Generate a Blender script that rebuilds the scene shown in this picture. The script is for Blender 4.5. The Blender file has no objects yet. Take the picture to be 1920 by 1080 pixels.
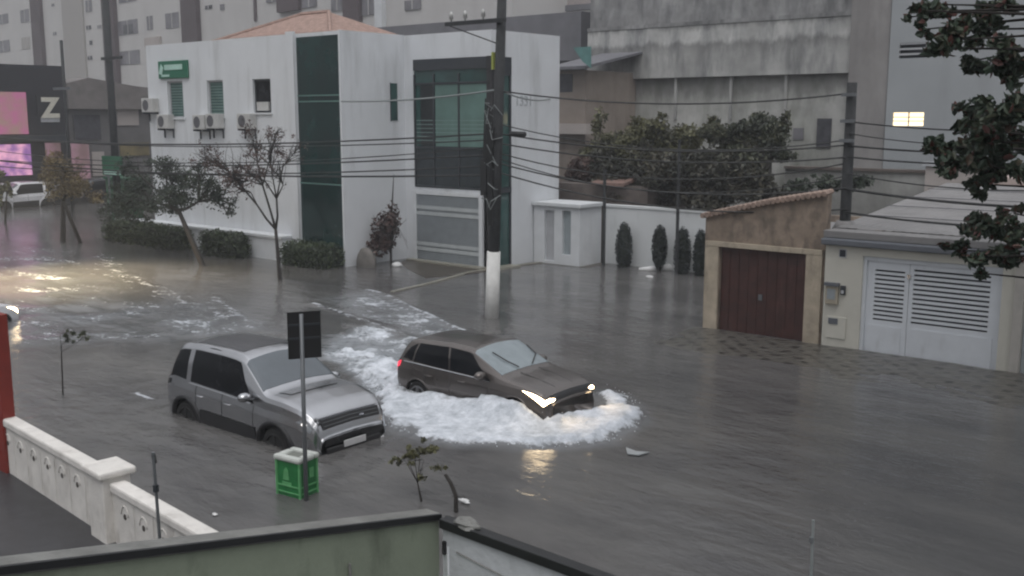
import bpy, math, random
import numpy as np
from mathutils import Vector
random.seed(7); np.random.seed(7)
R = math.radians
scene = bpy.context.scene
col = scene.collection
# ---------------------------------------------------------------- camera
CH = 5.5; CF = 1950.0
CA = math.atan2(2360, 1976); CT = math.atan2(320, 1950)
FW = (-math.cos(CA), math.sin(CA)); RT = (math.sin(CA), math.cos(CA))
cam = bpy.data.cameras.new('camera'); camo = bpy.data.objects.new('camera', cam); col.objects.link(camo)
camo.location = (0, 0, CH)
camo.rotation_euler = (R(90) - CT, 0, math.atan2(-FW[0], FW[1]))
cam.lens = 36 * CF / 1920; cam.clip_start = 0.1; cam.clip_end = 2000
cam.dof.use_dof = False
scene.camera = camo
# ---------------------------------------------------------------- sky, sun, exposure
world = bpy.data.worlds.new('World'); scene.world = world; world.use_nodes = True
nt = world.node_tree; nt.nodes.clear()
SUN_EL = R(62); SUN_AZ = R(142)
sky = nt.nodes.new('ShaderNodeTexSky'); sky.sky_type = 'NISHITA'; sky.sun_disc = False
sky.sun_elevation = SUN_EL; sky.sun_rotation = SUN_AZ
sky.air_density = 1.4; sky.dust_density = 5.0; sky.ozone_density = 1.5
hs = nt.nodes.new('ShaderNodeHueSaturation'); hs.inputs['Saturation'].default_value = 0.22
bg = nt.nodes.new('ShaderNodeBackground'); bg.inputs[1].default_value = 0.085
wo = nt.nodes.new('ShaderNodeOutputWorld')
nt.links.new(sky.outputs[0], hs.inputs['Color']); # overcast: the cloud deck is brightest overhead
wtc = nt.nodes.new('ShaderNodeTexCoord'); wsp = nt.nodes.new('ShaderNodeSeparateXYZ'); wmr = nt.nodes.new('ShaderNodeMapRange')
wmr.inputs[1].default_value = 0.0; wmr.inputs[2].default_value = 1.0; wmr.inputs[3].default_value = 0.27; wmr.inputs[4].default_value = 2.3
wmx = nt.nodes.new('ShaderNodeMixRGB'); wmx.blend_type = 'MULTIPLY'; wmx.inputs[0].default_value = 1.0
wav = nt.nodes.new('ShaderNodeMixRGB'); wav.inputs[0].default_value = 0.75; wav.inputs[2].default_value = (5.45, 5.55, 5.8, 1)
nt.links.new(wtc.outputs['Generated'], wsp.inputs[0]); nt.links.new(wsp.outputs[2], wmr.inputs[0]); nt.links.new(hs.outputs[0], wav.inputs[1]); nt.links.new(wav.outputs[0], wmx.inputs[1]); nt.links.new(wmr.outputs[0], wmx.inputs[2])
nt.links.new(wmx.outputs[0], bg.inputs[0]); nt.links.new(bg.outputs[0], wo.inputs[0])
sl = bpy.data.lights.new('sun', 'SUN'); sl.energy = 0.5; sl.angle = R(40); sl.color = (1, 0.97, 0.94)
so = bpy.data.objects.new('sun', sl); col.objects.link(so)
so.rotation_euler = Vector((math.sin(SUN_AZ) * math.cos(SUN_EL), math.cos(SUN_AZ) * math.cos(SUN_EL), math.sin(SUN_EL))).to_track_quat('Z', 'Y').to_euler()
scene.view_settings.view_transform = 'Standard'; scene.view_settings.look = 'None'
scene.view_settings.exposure = 0.3; scene.view_settings.gamma = 1.0
scene.cycles.max_bounces = 6; scene.cycles.diffuse_bounces = 3; scene.cycles.glossy_bounces = 3; scene.cycles.transparent_max_bounces = 8
scene.cycles.use_denoising = True
scene.cycles.pixel_filter_type = 'BLACKMAN_HARRIS'; scene.cycles.filter_width = 2.2

# ---------------------------------------------------------------- surveying: pixel of the photo -> point on a known plane
def ray(px, py):
    cx = (px - 960) / CF; cy = (540 - py) / CF
    h = math.cos(CT) + cy * math.sin(CT); z = -math.sin(CT) + cy * math.cos(CT)
    return (FW[0] * h + RT[0] * cx, FW[1] * h + RT[1] * cx, z)
def G(px, py, z=0.0):
    d = ray(px, py); t = (z - CH) / d[2]; return (d[0] * t, d[1] * t, z)
def PY(px, py, Y):
    d = ray(px, py); t = Y / d[1]; return (d[0] * t, Y, CH + d[2] * t)
def PX(px, py, X):
    d = ray(px, py); t = X / d[0]; return (X, d[1] * t, CH + d[2] * t)

# ---------------------------------------------------------------- materials
def nodes(m):
    m.use_nodes = True; n = m.node_tree; b = n.nodes['Principled BSDF']; return n, b
def mat(name, c, rough=0.7, metal=0.0, var=0.12, scale=3.0, bump=0.0, bscale=30.0, spec=0.5, stain=None, sx=1.0, sz=1.0, grime=0.0, emis=None, es=0.0):
    m = bpy.data.materials.new(name); n, b = nodes(m); L = n.links; N = n.nodes
    b.inputs['Roughness'].default_value = rough; b.inputs['Metallic'].default_value = metal
    b.inputs['Specular IOR Level'].default_value = spec
    tc = N.new('ShaderNodeTexCoord'); mp = N.new('ShaderNodeMapping'); mp.inputs['Scale'].default_value = (sx, sx, sz)
    L.new(tc.outputs['Object'], mp.inputs[0])
    no = N.new('ShaderNodeTexNoise'); no.inputs['Scale'].default_value = scale; no.inputs['Detail'].default_value = 6; no.inputs['Roughness'].default_value = 0.6
    L.new(mp.outputs[0], no.inputs['Vector'])
    rp = N.new('ShaderNodeValToRGB'); rp.color_ramp.elements[0].position = 0.3; rp.color_ramp.elements[1].position = 0.7
    d = [max(0, x * (1 - var)) for x in c]; u = [min(1, x * (1 + var)) for x in c]
    rp.color_ramp.elements[0].color = (*d, 1); rp.color_ramp.elements[1].color = (*u, 1)
    L.new(no.outputs[0], rp.inputs[0]); out = rp.outputs[0]
    if stain:   # a second, larger pattern of wear, streaked down the surface
        sc, amount, (ssx, ssz), thr, ssc = stain
        mp2 = N.new('ShaderNodeMapping'); mp2.inputs['Scale'].default_value = (ssx, ssx, ssz); L.new(tc.outputs['Object'], mp2.inputs[0])
        n2 = N.new('ShaderNodeTexNoise'); n2.inputs['Scale'].default_value = ssc; n2.inputs['Detail'].default_value = 8; n2.inputs['Roughness'].default_value = 0.65
        L.new(mp2.outputs[0], n2.inputs['Vector'])
        r2 = N.new('ShaderNodeValToRGB'); r2.color_ramp.elements[0].position = thr; r2.color_ramp.elements[1].position = min(1, thr + 0.22)
        r2.color_ramp.elements[0].color = (0, 0, 0, 1); r2.color_ramp.elements[1].color = (amount,) * 3 + (1,)
        L.new(n2.outputs[0], r2.inputs[0])
        mx = N.new('ShaderNodeMixRGB'); mx.inputs[2].default_value = (*sc, 1)
        L.new(r2.outputs[0], mx.inputs[0]); L.new(out, mx.inputs[1]); out = mx.outputs[0]
    L.new(out, b.inputs['Base Color'])
    if bump:
        nb = N.new('ShaderNodeTexNoise'); nb.inputs['Scale'].default_value = bscale; nb.inputs['Detail'].default_value = 5
        L.new(tc.outputs['Object'], nb.inputs['Vector'])
        bp = N.new('ShaderNodeBump'); bp.inputs['Strength'].default_value = bump; bp.inputs['Distance'].default_value = 0.02
        L.new(nb.outputs[0], bp.inputs['Height']); L.new(bp.outputs[0], b.inputs['Normal'])
    if emis:
        b.inputs['Emission Color'].default_value = (*emis, 1); b.inputs['Emission Strength'].default_value = es
    return m
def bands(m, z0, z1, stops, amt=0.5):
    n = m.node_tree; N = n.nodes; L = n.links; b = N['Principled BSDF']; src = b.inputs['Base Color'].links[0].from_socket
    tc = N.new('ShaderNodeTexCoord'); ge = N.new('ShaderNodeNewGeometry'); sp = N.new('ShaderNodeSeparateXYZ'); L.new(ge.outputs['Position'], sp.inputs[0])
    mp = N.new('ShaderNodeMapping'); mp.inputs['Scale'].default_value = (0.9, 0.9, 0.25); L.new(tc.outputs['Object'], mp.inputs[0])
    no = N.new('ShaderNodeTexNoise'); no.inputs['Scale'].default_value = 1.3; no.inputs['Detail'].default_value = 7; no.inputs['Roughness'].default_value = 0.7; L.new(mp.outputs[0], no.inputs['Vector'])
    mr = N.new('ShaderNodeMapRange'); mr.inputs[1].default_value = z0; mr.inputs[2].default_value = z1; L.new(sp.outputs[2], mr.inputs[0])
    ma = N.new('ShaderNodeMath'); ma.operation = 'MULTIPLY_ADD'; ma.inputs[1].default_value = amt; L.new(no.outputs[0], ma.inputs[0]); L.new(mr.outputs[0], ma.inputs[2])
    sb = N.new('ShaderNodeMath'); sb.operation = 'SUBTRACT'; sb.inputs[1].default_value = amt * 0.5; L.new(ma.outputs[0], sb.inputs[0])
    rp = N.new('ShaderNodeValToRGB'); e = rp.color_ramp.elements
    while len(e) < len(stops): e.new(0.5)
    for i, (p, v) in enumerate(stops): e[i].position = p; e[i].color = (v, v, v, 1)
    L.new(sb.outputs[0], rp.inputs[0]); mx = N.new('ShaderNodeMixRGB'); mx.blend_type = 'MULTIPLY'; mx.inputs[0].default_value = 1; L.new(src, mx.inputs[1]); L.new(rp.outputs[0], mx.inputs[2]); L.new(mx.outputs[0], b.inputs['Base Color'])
def leafmat(name, cols):
    m = bpy.data.materials.new(name); n, b = nodes(m); N = n.nodes; L = n.links
    a = N.new('ShaderNodeAttribute'); a.attribute_name = 'tint'
    rp = N.new('ShaderNodeValToRGB'); rp.color_ramp.interpolation = 'LINEAR'
    e = rp.color_ramp.elements
    while len(e) < len(cols): e.new(0.5)
    for i, c in enumerate(cols): e[i].position = i / (len(cols) - 1); e[i].color = (*c, 1)
    L.new(a.outputs['Fac'], rp.inputs[0]); L.new(rp.outputs[0], b.inputs['Base Color'])
    b.inputs['Roughness'].default_value = 0.55
    return m
M = {}
M['white'] = mat('white_render', (0.645, 0.665, 0.69), 0.8, var=0.05, scale=0.8, bump=0.1, stain=((0.36, 0.37, 0.37), 0.6, (1.5, 0.2), 0.52, 0.9))
M['white2'] = mat('white_paint', (0.62, 0.64, 0.66), 0.6, var=0.06, scale=2, stain=((0.4, 0.4, 0.38), 0.4, (2, 0.4), 0.55, 1.5))
M['greenglass'] = mat('dark_green_glass', (0.005, 0.026, 0.024), 0.12, var=0.5, scale=0.7, spec=0.5)
M['glass'] = mat('tinted_glass', (0.03, 0.075, 0.07), 0.06, var=0.4, scale=0.9, spec=0.6)
M['glassdark'] = mat('dark_glass', (0.006, 0.007, 0.009), 0.12, var=0.3, scale=2, spec=0.12)
M['windscreen'] = mat('windscreen_glass', (0.07, 0.085, 0.10), 0.12, var=0.15, scale=2, spec=0.9)
M['fogglass'] = mat('misted_glass', (0.22, 0.26, 0.28), 0.18, var=0.15, scale=3, spec=0.6)
M['blind'] = mat('green_blind', (0.13, 0.22, 0.20), 0.6, var=0.2, scale=3)
M['frame'] = mat('dark_frame', (0.03, 0.035, 0.042), 0.4)
M['black'] = mat('black_plastic', (0.018, 0.018, 0.02), 0.55)
M['rubber'] = mat('tyre_rubber', (0.012, 0.012, 0.012), 0.8)
M['alloy'] = mat('wheel_alloy', (0.25, 0.25, 0.26), 0.35, metal=0.8)
M['gatefill'] = mat('gate_grille', (0.26, 0.29, 0.31), 0.5, var=0.1)
M['gateband'] = mat('gate_band', (0.42, 0.45, 0.46), 0.5, var=0.1)
M['tan'] = mat('tan_render', (0.26, 0.205, 0.16), 0.85, var=0.3, scale=2.2, bump=0.4, stain=((0.06, 0.05, 0.045), 0.9, (1.3, 0.8), 0.47, 1.5))
M['tanside'] = mat('peeling_render', (0.42, 0.36, 0.28), 0.85, var=0.2, scale=4, bump=0.4, stain=((0.12, 0.1, 0.08), 0.7, (1.5, 0.5), 0.55, 2.2))
M['brown'] = mat('brown_door_paint', (0.052, 0.018, 0.014), 0.55, var=0.3, scale=3, stain=((0.16, 0.09, 0.08), 0.4, (3, 0.5), 0.58, 1.6))
M['tile'] = mat('clay_tile', (0.29, 0.19, 0.155), 0.8, var=0.35, scale=5, bump=0.4)
M['cream'] = mat('cream_render', (0.56, 0.545, 0.485), 0.8, var=0.06, scale=2, stain=((0.32, 0.29, 0.23), 0.4, (1.6, 0.5), 0.58, 1.5))
M['lgrey'] = mat('light_grey_paint', (0.42, 0.43, 0.45), 0.6)
M['slot'] = mat('dark_slot', (0.02, 0.025, 0.035), 0.7)
M['fibre'] = mat('fibre_cement', (0.215, 0.21, 0.21), 0.75, var=0.18, scale=1.2, bump=0.3, stain=((0.16, 0.15, 0.15), 0.5, (0.6, 0.6), 0.5, 1.0))
M['metalgrey'] = mat('gutter_metal', (0.12, 0.13, 0.15), 0.5)
M['conc'] = mat('stained_concrete', (0.38, 0.38, 0.37), 0.9, var=0.34, scale=0.5, bump=0.3, bscale=8, stain=((0.12, 0.125, 0.13), 0.85, (0.9, 0.22), 0.46, 1.0))
M['conc3'] = mat('stained_concrete_band', (0.36, 0.36, 0.36), 0.9, var=0.3, scale=0.9, bump=0.3, bscale=8, stain=((0.10, 0.105, 0.11), 0.8, (1.1, 0.3), 0.45, 1.1))
M['conc2'] = mat('mossy_concrete', (0.37, 0.37, 0.355), 0.9, var=0.28, scale=0.8, bump=0.3, bscale=8, stain=((0.13, 0.14, 0.11), 0.8, (0.7, 0.22), 0.46, 0.7))
M['concd'] = mat('dark_stained_wall', (0.17, 0.18, 0.19), 0.9, var=0.25, scale=0.6, stain=((0.08, 0.085, 0.09), 0.7, (0.8, 0.15), 0.48, 0.8))
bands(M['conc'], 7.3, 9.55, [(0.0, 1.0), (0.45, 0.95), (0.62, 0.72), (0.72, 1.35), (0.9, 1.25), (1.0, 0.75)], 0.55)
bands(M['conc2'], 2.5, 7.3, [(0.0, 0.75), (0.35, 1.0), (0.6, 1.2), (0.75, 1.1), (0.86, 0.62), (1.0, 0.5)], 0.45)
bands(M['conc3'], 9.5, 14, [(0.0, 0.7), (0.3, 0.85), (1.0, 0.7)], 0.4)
M['grey'] = mat('grey_blue_render', (0.335, 0.355, 0.37), 0.85, var=0.08, scale=0.5, stain=((0.24, 0.25, 0.26), 0.5, (1.0, 0.12), 0.52, 0.7))
M['cap'] = mat('wall_cap_concrete', (0.18, 0.18, 0.17), 0.6, var=0.25, scale=4, bump=0.4)
M['greenwall'] = mat('pale_green_render', (0.23, 0.265, 0.20), 0.8, var=0.12, scale=1.6, bump=0.3, stain=((0.05, 0.06, 0.04), 0.6, (1.6, 0.6), 0.52, 1.7))
M['blackedge'] = mat('black_wet_edge', (0.010, 0.011, 0.012), 0.45)
M['gatewhite'] = mat('embossed_gate_sheet', (0.52, 0.54, 0.56), 0.45, var=0.1, scale=3, bump=0.5, bscale=14, stain=((0.3, 0.32, 0.33), 0.5, (2, 1), 0.55, 3))
M['bal'] = mat('old_white_masonry', (0.66, 0.635, 0.60), 0.8, var=0.12, scale=3, bump=0.35, stain=((0.25, 0.22, 0.19), 0.55, (1.8, 0.7), 0.54, 2.5))
M['hole'] = mat('deep_hole', (0.07, 0.062, 0.055), 0.9)
M['tarmac'] = mat('wet_tarmac', (0.03, 0.03, 0.033), 0.38, var=0.3, scale=6, bump=0.3, bscale=60)
M['road'] = mat('road_asphalt', (0.05, 0.05, 0.05), 0.6, var=0.2, scale=4, bump=0.3)
M['pole'] = mat('weathered_pole', (0.028, 0.03, 0.032), 0.8, var=0.3, scale=6)
M['polewhite'] = mat('limewash', (0.68, 0.68, 0.66), 0.8, var=0.12, scale=5, bump=0.2, stain=((0.25, 0.25, 0.22), 0.5, (3, 0.7), 0.55, 3))
M['wire'] = mat('cable_black', (0.012, 0.013, 0.014), 0.6)
M['wirel'] = mat('cable_grey', (0.20, 0.22, 0.22), 0.6)
M['bark'] = mat('bark', (0.032, 0.028, 0.025), 0.9, var=0.3, scale=10, bump=0.4)
M['barkp'] = mat('pale_bark', (0.20, 0.18, 0.15), 0.9, var=0.3, scale=10, bump=0.4)
M['silver'] = mat('silver_paint', (0.44, 0.445, 0.46), 0.22, metal=1.0, var=0.04, scale=2, spec=0.6)
M['darkpaint'] = mat('grey_brown_paint', (0.15, 0.135, 0.128), 0.24, metal=0.7, var=0.05, scale=2, spec=0.6)
M['whitecar'] = mat('white_car_paint', (0.6, 0.6, 0.62), 0.3, var=0.03)
M['carblack'] = mat('dark_car_paint', (0.03, 0.03, 0.035), 0.25, var=0.03)
M['plate'] = mat('number_plate', (0.55, 0.55, 0.56), 0.5)
M['chrome'] = mat('bright_trim', (0.5, 0.5, 0.52), 0.2, metal=0.9)
M['lampoff'] = mat('headlamp_lens', (0.30, 0.32, 0.34), 0.1, metal=0.4, spec=0.8)
M['lampon'] = mat('lit_headlamp', (0.9, 0.8, 0.6), 0.3, emis=(1.0, 0.76, 0.46), es=13.0)
M['lampfar'] = mat('lit_far_headlamp', (0.9, 0.8, 0.6), 0.3, emis=(1.0, 0.82, 0.58), es=14.0)
M['led'] = mat('daytime_lamp', (0.9, 0.9, 0.9), 0.3, emis=(1.0, 0.92, 0.85), es=2.2)
M['tail'] = mat('lit_tail_lamp', (0.5, 0.03, 0.05), 0.3, emis=(1.0, 0.05, 0.1), es=0.9)
M['binG'] = mat('bin_green', (0.012, 0.16, 0.04), 0.5, var=0.25, scale=5)
M['binP'] = mat('bin_pale_green', (0.10, 0.33, 0.13), 0.5, var=0.2, scale=8)
M['binW'] = mat('bin_white', (0.48, 0.50, 0.47), 0.55, var=0.15, scale=6)
M['signback'] = mat('sign_back', (0.006, 0.006, 0.007), 0.5, var=0.3, scale=4)
M['galv'] = mat('galvanised_steel', (0.16, 0.17, 0.18), 0.5, metal=0.4)
M['red'] = mat('red_paint', (0.20, 0.022, 0.014), 0.6, var=0.15, scale=3)
M['signgreen'] = mat('sign_green', (0.01, 0.13, 0.07), 0.5, var=0.1)
M['signmint'] = mat('sign_lettering', (0.42, 0.62, 0.55), 0.5)
M['storeblack'] = mat('black_cladding', (0.016, 0.016, 0.021), 0.6, var=0.2)
M['pink'] = mat('lit_pink_screen', (0.2, 0.05, 0.1), 0.4, emis=(0.62, 0.20, 0.36), es=0.55)
M['violet'] = mat('lit_violet_window', (0.2, 0.05, 0.2), 0.4, emis=(0.46, 0.18, 0.50), es=0.8)
M['mauve'] = mat('lit_mauve_window', (0.2, 0.1, 0.15), 0.4, emis=(0.40, 0.22, 0.26), es=0.45)
M['zlet'] = mat('letter_cream', (0.62, 0.60, 0.52), 0.5)
M['warmwin'] = mat('lit_window', (0.9, 0.8, 0.6), 0.4, emis=(1.0, 0.80, 0.50), es=1.5)
M['apt'] = mat('pale_apartment_render', (0.52, 0.51, 0.50), 0.85, var=0.06, scale=0.3, stain=((0.35, 0.33, 0.33), 0.35, (0.5, 0.1), 0.5, 0.6))
M['aptstripe'] = mat('brown_stripe_render', (0.085, 0.065, 0.07), 0.8, var=0.15, scale=0.5)
M['aptbeige'] = mat('beige_recess', (0.36, 0.345, 0.33), 0.85, var=0.05)
M['aptwin'] = mat('apartment_window', (0.19, 0.185, 0.20), 0.25, var=0.3, scale=0.8)
M['aptdark'] = mat('apartment_dark_pane', (0.07, 0.07, 0.08), 0.2, var=0.3)
M['beige'] = mat('beige_render', (0.42, 0.38, 0.36), 0.85, var=0.1, scale=0.5)
M['oldbrown'] = mat('brown_old_wall', (0.12, 0.10, 0.09), 0.9, var=0.3, scale=2)
M['tarp'] = mat('green_tarp', (0.10, 0.22, 0.21), 0.6, var=0.2)
M['greyroof'] = mat('grey_roof', (0.15, 0.15, 0.165), 0.7, var=0.15, scale=1)
M['awn'] = mat('awning_green', (0.015, 0.10, 0.05), 0.6)
M['acw'] = mat('ac_casing', (0.48, 0.48, 0.47), 0.6, var=0.1, stain=((0.25, 0.2, 0.15), 0.5, (2, 0.5), 0.55, 3))
M['acg'] = mat('ac_fan_grille', (0.10, 0.10, 0.11), 0.6)
M['curb'] = mat('wet_kerb_stone', (0.26, 0.25, 0.21), 0.35, var=0.2, scale=4, bump=0.3)
M['floatwhite'] = mat('floating_plastic', (0.62, 0.62, 0.62), 0.4)
M['leafdark'] = leafmat('dark_leaves', [(0.016, 0.022, 0.015), (0.03, 0.045, 0.028), (0.05, 0.065, 0.04)])
M['leafmid'] = leafmat('garden_leaves', [(0.022, 0.03, 0.018), (0.05, 0.058, 0.032), (0.10, 0.098, 0.055)])
M['leafunder'] = leafmat('undergrowth_leaves', [(0.02, 0.022, 0.014), (0.04, 0.04, 0.026), (0.075, 0.065, 0.042)])
M['leafolive'] = leafmat('olive_leaves', [(0.04, 0.04, 0.02), (0.10, 0.10, 0.045), (0.17, 0.165, 0.08)])
M['leafyellow'] = leafmat('yellow_leaves', [(0.07, 0.05, 0.025), (0.15, 0.11, 0.05), (0.22, 0.17, 0.07)])
M['leafbrown'] = leafmat('brown_leaves', [(0.035, 0.022, 0.02), (0.08, 0.045, 0.038), (0.13, 0.08, 0.065)])
M['leafred'] = leafmat('green_and_red_leaves', [(0.02, 0.034, 0.024), (0.036, 0.058, 0.036), (0.055, 0.066, 0.04), (0.085, 0.03, 0.024)])
M['leafhedge'] = leafmat('hedge_leaves', [(0.018, 0.028, 0.012), (0.035, 0.055, 0.02), (0.06, 0.08, 0.03)])
M['leafcyp'] = leafmat('cypress_leaves', [(0.010, 0.016, 0.018), (0.018, 0.028, 0.028), (0.03, 0.04, 0.04)])
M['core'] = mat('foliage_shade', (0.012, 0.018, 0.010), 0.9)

# ---------------------------------------------------------------- mesh helpers
def worldloc(o):
    v = Vector((0, 0, 0))
    while o is not None: v += o.location; o = o.parent
    return v
class MB:
    def __init__(s): s.v = []; s.f = []
    def quad(s, *p): n = len(s.v); s.v += [tuple(q) for q in p]; s.f.append(tuple(range(n, n + len(p)))); return s
    def box(s, x0, x1, y0, y1, z0, z1):
        n = len(s.v)
        s.v += [(x0, y0, z0), (x1, y0, z0), (x1, y1, z0), (x0, y1, z0), (x0, y0, z1), (x1, y0, z1), (x1, y1, z1), (x0, y1, z1)]
        s.f += [(n, n + 3, n + 2, n + 1), (n + 4, n + 5, n + 6, n + 7), (n, n + 1, n + 5, n + 4), (n + 1, n + 2, n + 6, n + 5), (n + 2, n + 3, n + 7, n + 6), (n + 3, n, n + 4, n + 7)]
        return s
    def prism(s, pts, axis, a, b):
        """pts: 2D outline; axis 'x','y','z' is the extrusion direction from a to b"""
        def P(p, t): return {'x': (t, p[0], p[1]), 'y': (p[0], t, p[1]), 'z': (p[0], p[1], t)}[axis]
        n = len(s.v); k = len(pts)
        s.v += [P(p, a) for p in pts] + [P(p, b) for p in pts]
        s.f.append(tuple(range(n + k - 1, n - 1, -1))); s.f.append(tuple(range(n + k, n + 2 * k)))
        for i in range(k): j = (i + 1) % k; s.f.append((n + i, n + j, n + k + j, n + k + i))
        return s
    def tube(s, pts, rs, n=8, cap=True):
        pts = [Vector(p) for p in pts]
        if not hasattr(rs, '__len__'): rs = [rs] * len(pts)
        base = len(s.v); up = None
        for i, p in enumerate(pts):
            t = (pts[min(i + 1, len(pts) - 1)] - pts[max(i - 1, 0)]).normalized()
            if up is None: up = Vector((0, 0, 1)) if abs(t.z) < 0.9 else Vector((1, 0, 0))
            a = t.cross(up).normalized(); b = a.cross(t).normalized(); up = b
            for k in range(n):
                q = p + (a * math.cos(2 * math.pi * k / n) + b * math.sin(2 * math.pi * k / n)) * rs[i]
                s.v.append(tuple(q))
        for i in range(len(pts) - 1):
            for k in range(n):
                j = (k + 1) % n
                s.f.append((base + i * n + k, base + i * n + j, base + (i + 1) * n + j, base + (i + 1) * n + k))
        if cap:
            s.f.append(tuple(base + k for k in range(n - 1, -1, -1))); s.f.append(tuple(base + (len(pts) - 1) * n + k for k in range(n)))
        return s
    def sphere(s, c, r, nu=12, nv=8, wob=0.0, rng=random):
        base = len(s.v); r = r if hasattr(r, '__len__') else (r, r, r)
        s.v.append((c[0], c[1], c[2] - r[2]))
        for j in range(1, nv):
            for i in range(nu):
                a = 2 * math.pi * i / nu; b = -math.pi / 2 + math.pi * j / nv; w = 1 + rng.uniform(-wob, wob)
                s.v.append((c[0] + r[0] * w * math.cos(b) * math.cos(a), c[1] + r[1] * w * math.cos(b) * math.sin(a), c[2] + r[2] * w * math.sin(b)))
        s.v.append((c[0], c[1], c[2] + r[2])); top = len(s.v) - 1
        for i in range(nu):
            s.f.append((base, base + 1 + (i + 1) % nu, base + 1 + i))
            s.f.append((top, base + 1 + (nv - 2) * nu + i, base + 1 + (nv - 2) * nu + (i + 1) % nu))
        for j in range(nv - 2):
            for i in range(nu):
                a = base + 1 + j * nu + i; b = base + 1 + j * nu + (i + 1) % nu
                s.f.append((a, b, b + nu, a + nu))
        return s
    def wall(s, x0, x1, z0, z1, y0, y1, holes):
        """a wall slab between y0 and y1 with rectangular holes (hx0,hx1,hz0,hz1)"""
        xs = sorted({x0, x1, *[h[0] for h in holes], *[h[1] for h in holes]}); zs = sorted({z0, z1, *[h[2] for h in holes], *[h[3] for h in holes]})
        for a, b in zip(xs, xs[1:]):
            st = None
            for c, d in list(zip(zs, zs[1:])) + [(None, None)]:
                hole = c is None or any(h[0] < (a + b) / 2 < h[1] and h[2] < (c + d) / 2 < h[3] for h in holes)
                if hole:
                    if st is not None: s.box(a, b, y0, y1, st, last); st = None
                else:
                    if st is None: st = c
                    last = d
        return s
    def build(s, name, m, parent=None, smooth=False, bevel=0.0, tint=None):
        me = bpy.data.meshes.new(name); o = bpy.data.objects.new(name, me)
        off = worldloc(parent) if parent is not None else Vector((0, 0, 0))
        me.from_pydata([(v[0] - off.x, v[1] - off.y, v[2] - off.z) for v in s.v], [], s.f)
        me.materials.append(m); me.validate(); me.update()
        if smooth: me.polygons.foreach_set('use_smooth', [True] * len(me.polygons))
        if tint is not None:
            at = me.attributes.new('tint', 'FLOAT', 'FACE'); at.data.foreach_set('value', tint)
        if bevel:
            b = o.modifiers.new('bevel', 'BEVEL'); b.width = bevel; b.segments = 2; b.limit_method = 'ANGLE'
        col.objects.link(o)
        if parent is not None: o.parent = parent
        return o
def empty(name, loc=(0, 0, 0)):
    o = bpy.data.objects.new(name, None); o.location = loc; col.objects.link(o); o.empty_display_size = 0.3; return o
def tag(o, label, cat=None, group=None, kind=None):
    if label: o['label'] = label
    if cat: o['category'] = cat
    if group: o['group'] = group
    if kind: o['kind'] = kind
    return o
def structure(o): o['kind'] = 'structure'; return o
def copy_tree(o, parent=None):
    c = o.copy(); col.objects.link(c); c.parent = parent
    for ch in list(o.children): copy_tree(ch, c)
    return c
def Bx(name, m, parent, *b, bevel=0.0): return MB().box(*b).build(name, m, parent, bevel=bevel)

# ---------------------------------------------------------------- ground, road, pavements, water
structure(MB().box(-700, 700, -300, 900, -0.9, -0.36).build('ground', M['road']))

X0c, Y0c = -13.2, 15.0
def fbm(x, y, seed, octs=5, f0=1.0):
    rng = np.random.RandomState(seed); out = np.zeros_like(x); amp = 1.0; f = f0
    for _ in range(octs):
        for k in range(3):
            a = rng.uniform(0, 2 * np.pi); ph = rng.uniform(0, 6.28); ff = f * rng.uniform(0.7, 1.4)
            w = x * np.cos(a) * ff + y * np.sin(a) * ff
            w2 = -x * np.sin(a) * ff * 0.7 + y * np.cos(a) * ff * 0.7
            out += amp * np.sin(w + 1.3 * np.sin(w2 + ph * 2) + ph) / 3
        amp *= 0.6; f *= 1.9
    return out
def sdist(x, y, poly):
    """signed distance to polygon, positive inside"""
    d = np.full(x.shape, 1e9); inside = np.zeros(x.shape, bool); n = len(poly)
    for i in range(n):
        ax, ay = poly[i]; bx, by = poly[(i + 1) % n]
        ex, ey = bx - ax, by - ay; t = np.clip(((x - ax) * ex + (y - ay) * ey) / (ex * ex + ey * ey + 1e-12), 0, 1)
        d = np.minimum(d, np.hypot(x - ax - t * ex, y - ay - t * ey))
        c = ((ay > y) != (by > y)) & (x < (bx - ax) * (y - ay) / (by - ay + 1e-12) + ax); inside ^= c
    return np.where(inside, d, -d)
def ldist(x, y, pts):
    d = np.full(x.shape, 1e9); tt = np.zeros(x.shape)
    for i in range(len(pts) - 1):
        ax, ay = pts[i]; bx, by = pts[i + 1]; ex, ey = bx - ax, by - ay
        t = np.clip(((x - ax) * ex + (y - ay) * ey) / (ex * ex + ey * ey + 1e-12), 0, 1)
        q = np.hypot(x - ax - t * ex, y - ay - t * ey); m = q < d; d = np.where(m, q, d); tt = np.where(m, (i + t) / (len(pts) - 1), tt)
    return d, tt
def gp(l): return [G(*p)[:2] for p in l]
# the boiling bow wave and wake of the moving hatchback
FOAM = gp([(1128, 733), (1165, 742), (1192, 762), (1206, 786), (1190, 800), (1160, 816), (1140, 832), (1090, 836), (1000, 843), (930, 836), (850, 833), (790, 822), (735, 806), (712, 775), (700, 745), (692, 712), (655, 690), (628, 672), (640, 655), (690, 655), (750, 668), (760, 720), (860, 760), (1000, 790), (1110, 775)])
WAKE = gp([(595, 640), (640, 625), (700, 612), (770, 640), (770, 700), (745, 740), (700, 740), (660, 700), (610, 672)])
HL = [(-15.15, 14.15), (-11.1, 14.15), (-10.9, 15.0), (-11.1, 15.87), (-15.15, 15.87)]
crest1 = gp([(690, 545), (720, 553), (760, 573), (800, 590), (840, 610), (870, 622)])
crest2 = gp([(590, 570), (640, 588), (700, 610), (760, 632), (800, 648)])
crest3 = gp([(400, 560), (440, 590), (470, 612)])
crest4 = gp([(180, 480), (240, 520), (330, 560), (420, 600)])
fill1 = gp([(600, 560), (690, 545), (760, 573), (868, 622), (790, 632), (720, 605), (650, 585)])
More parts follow.
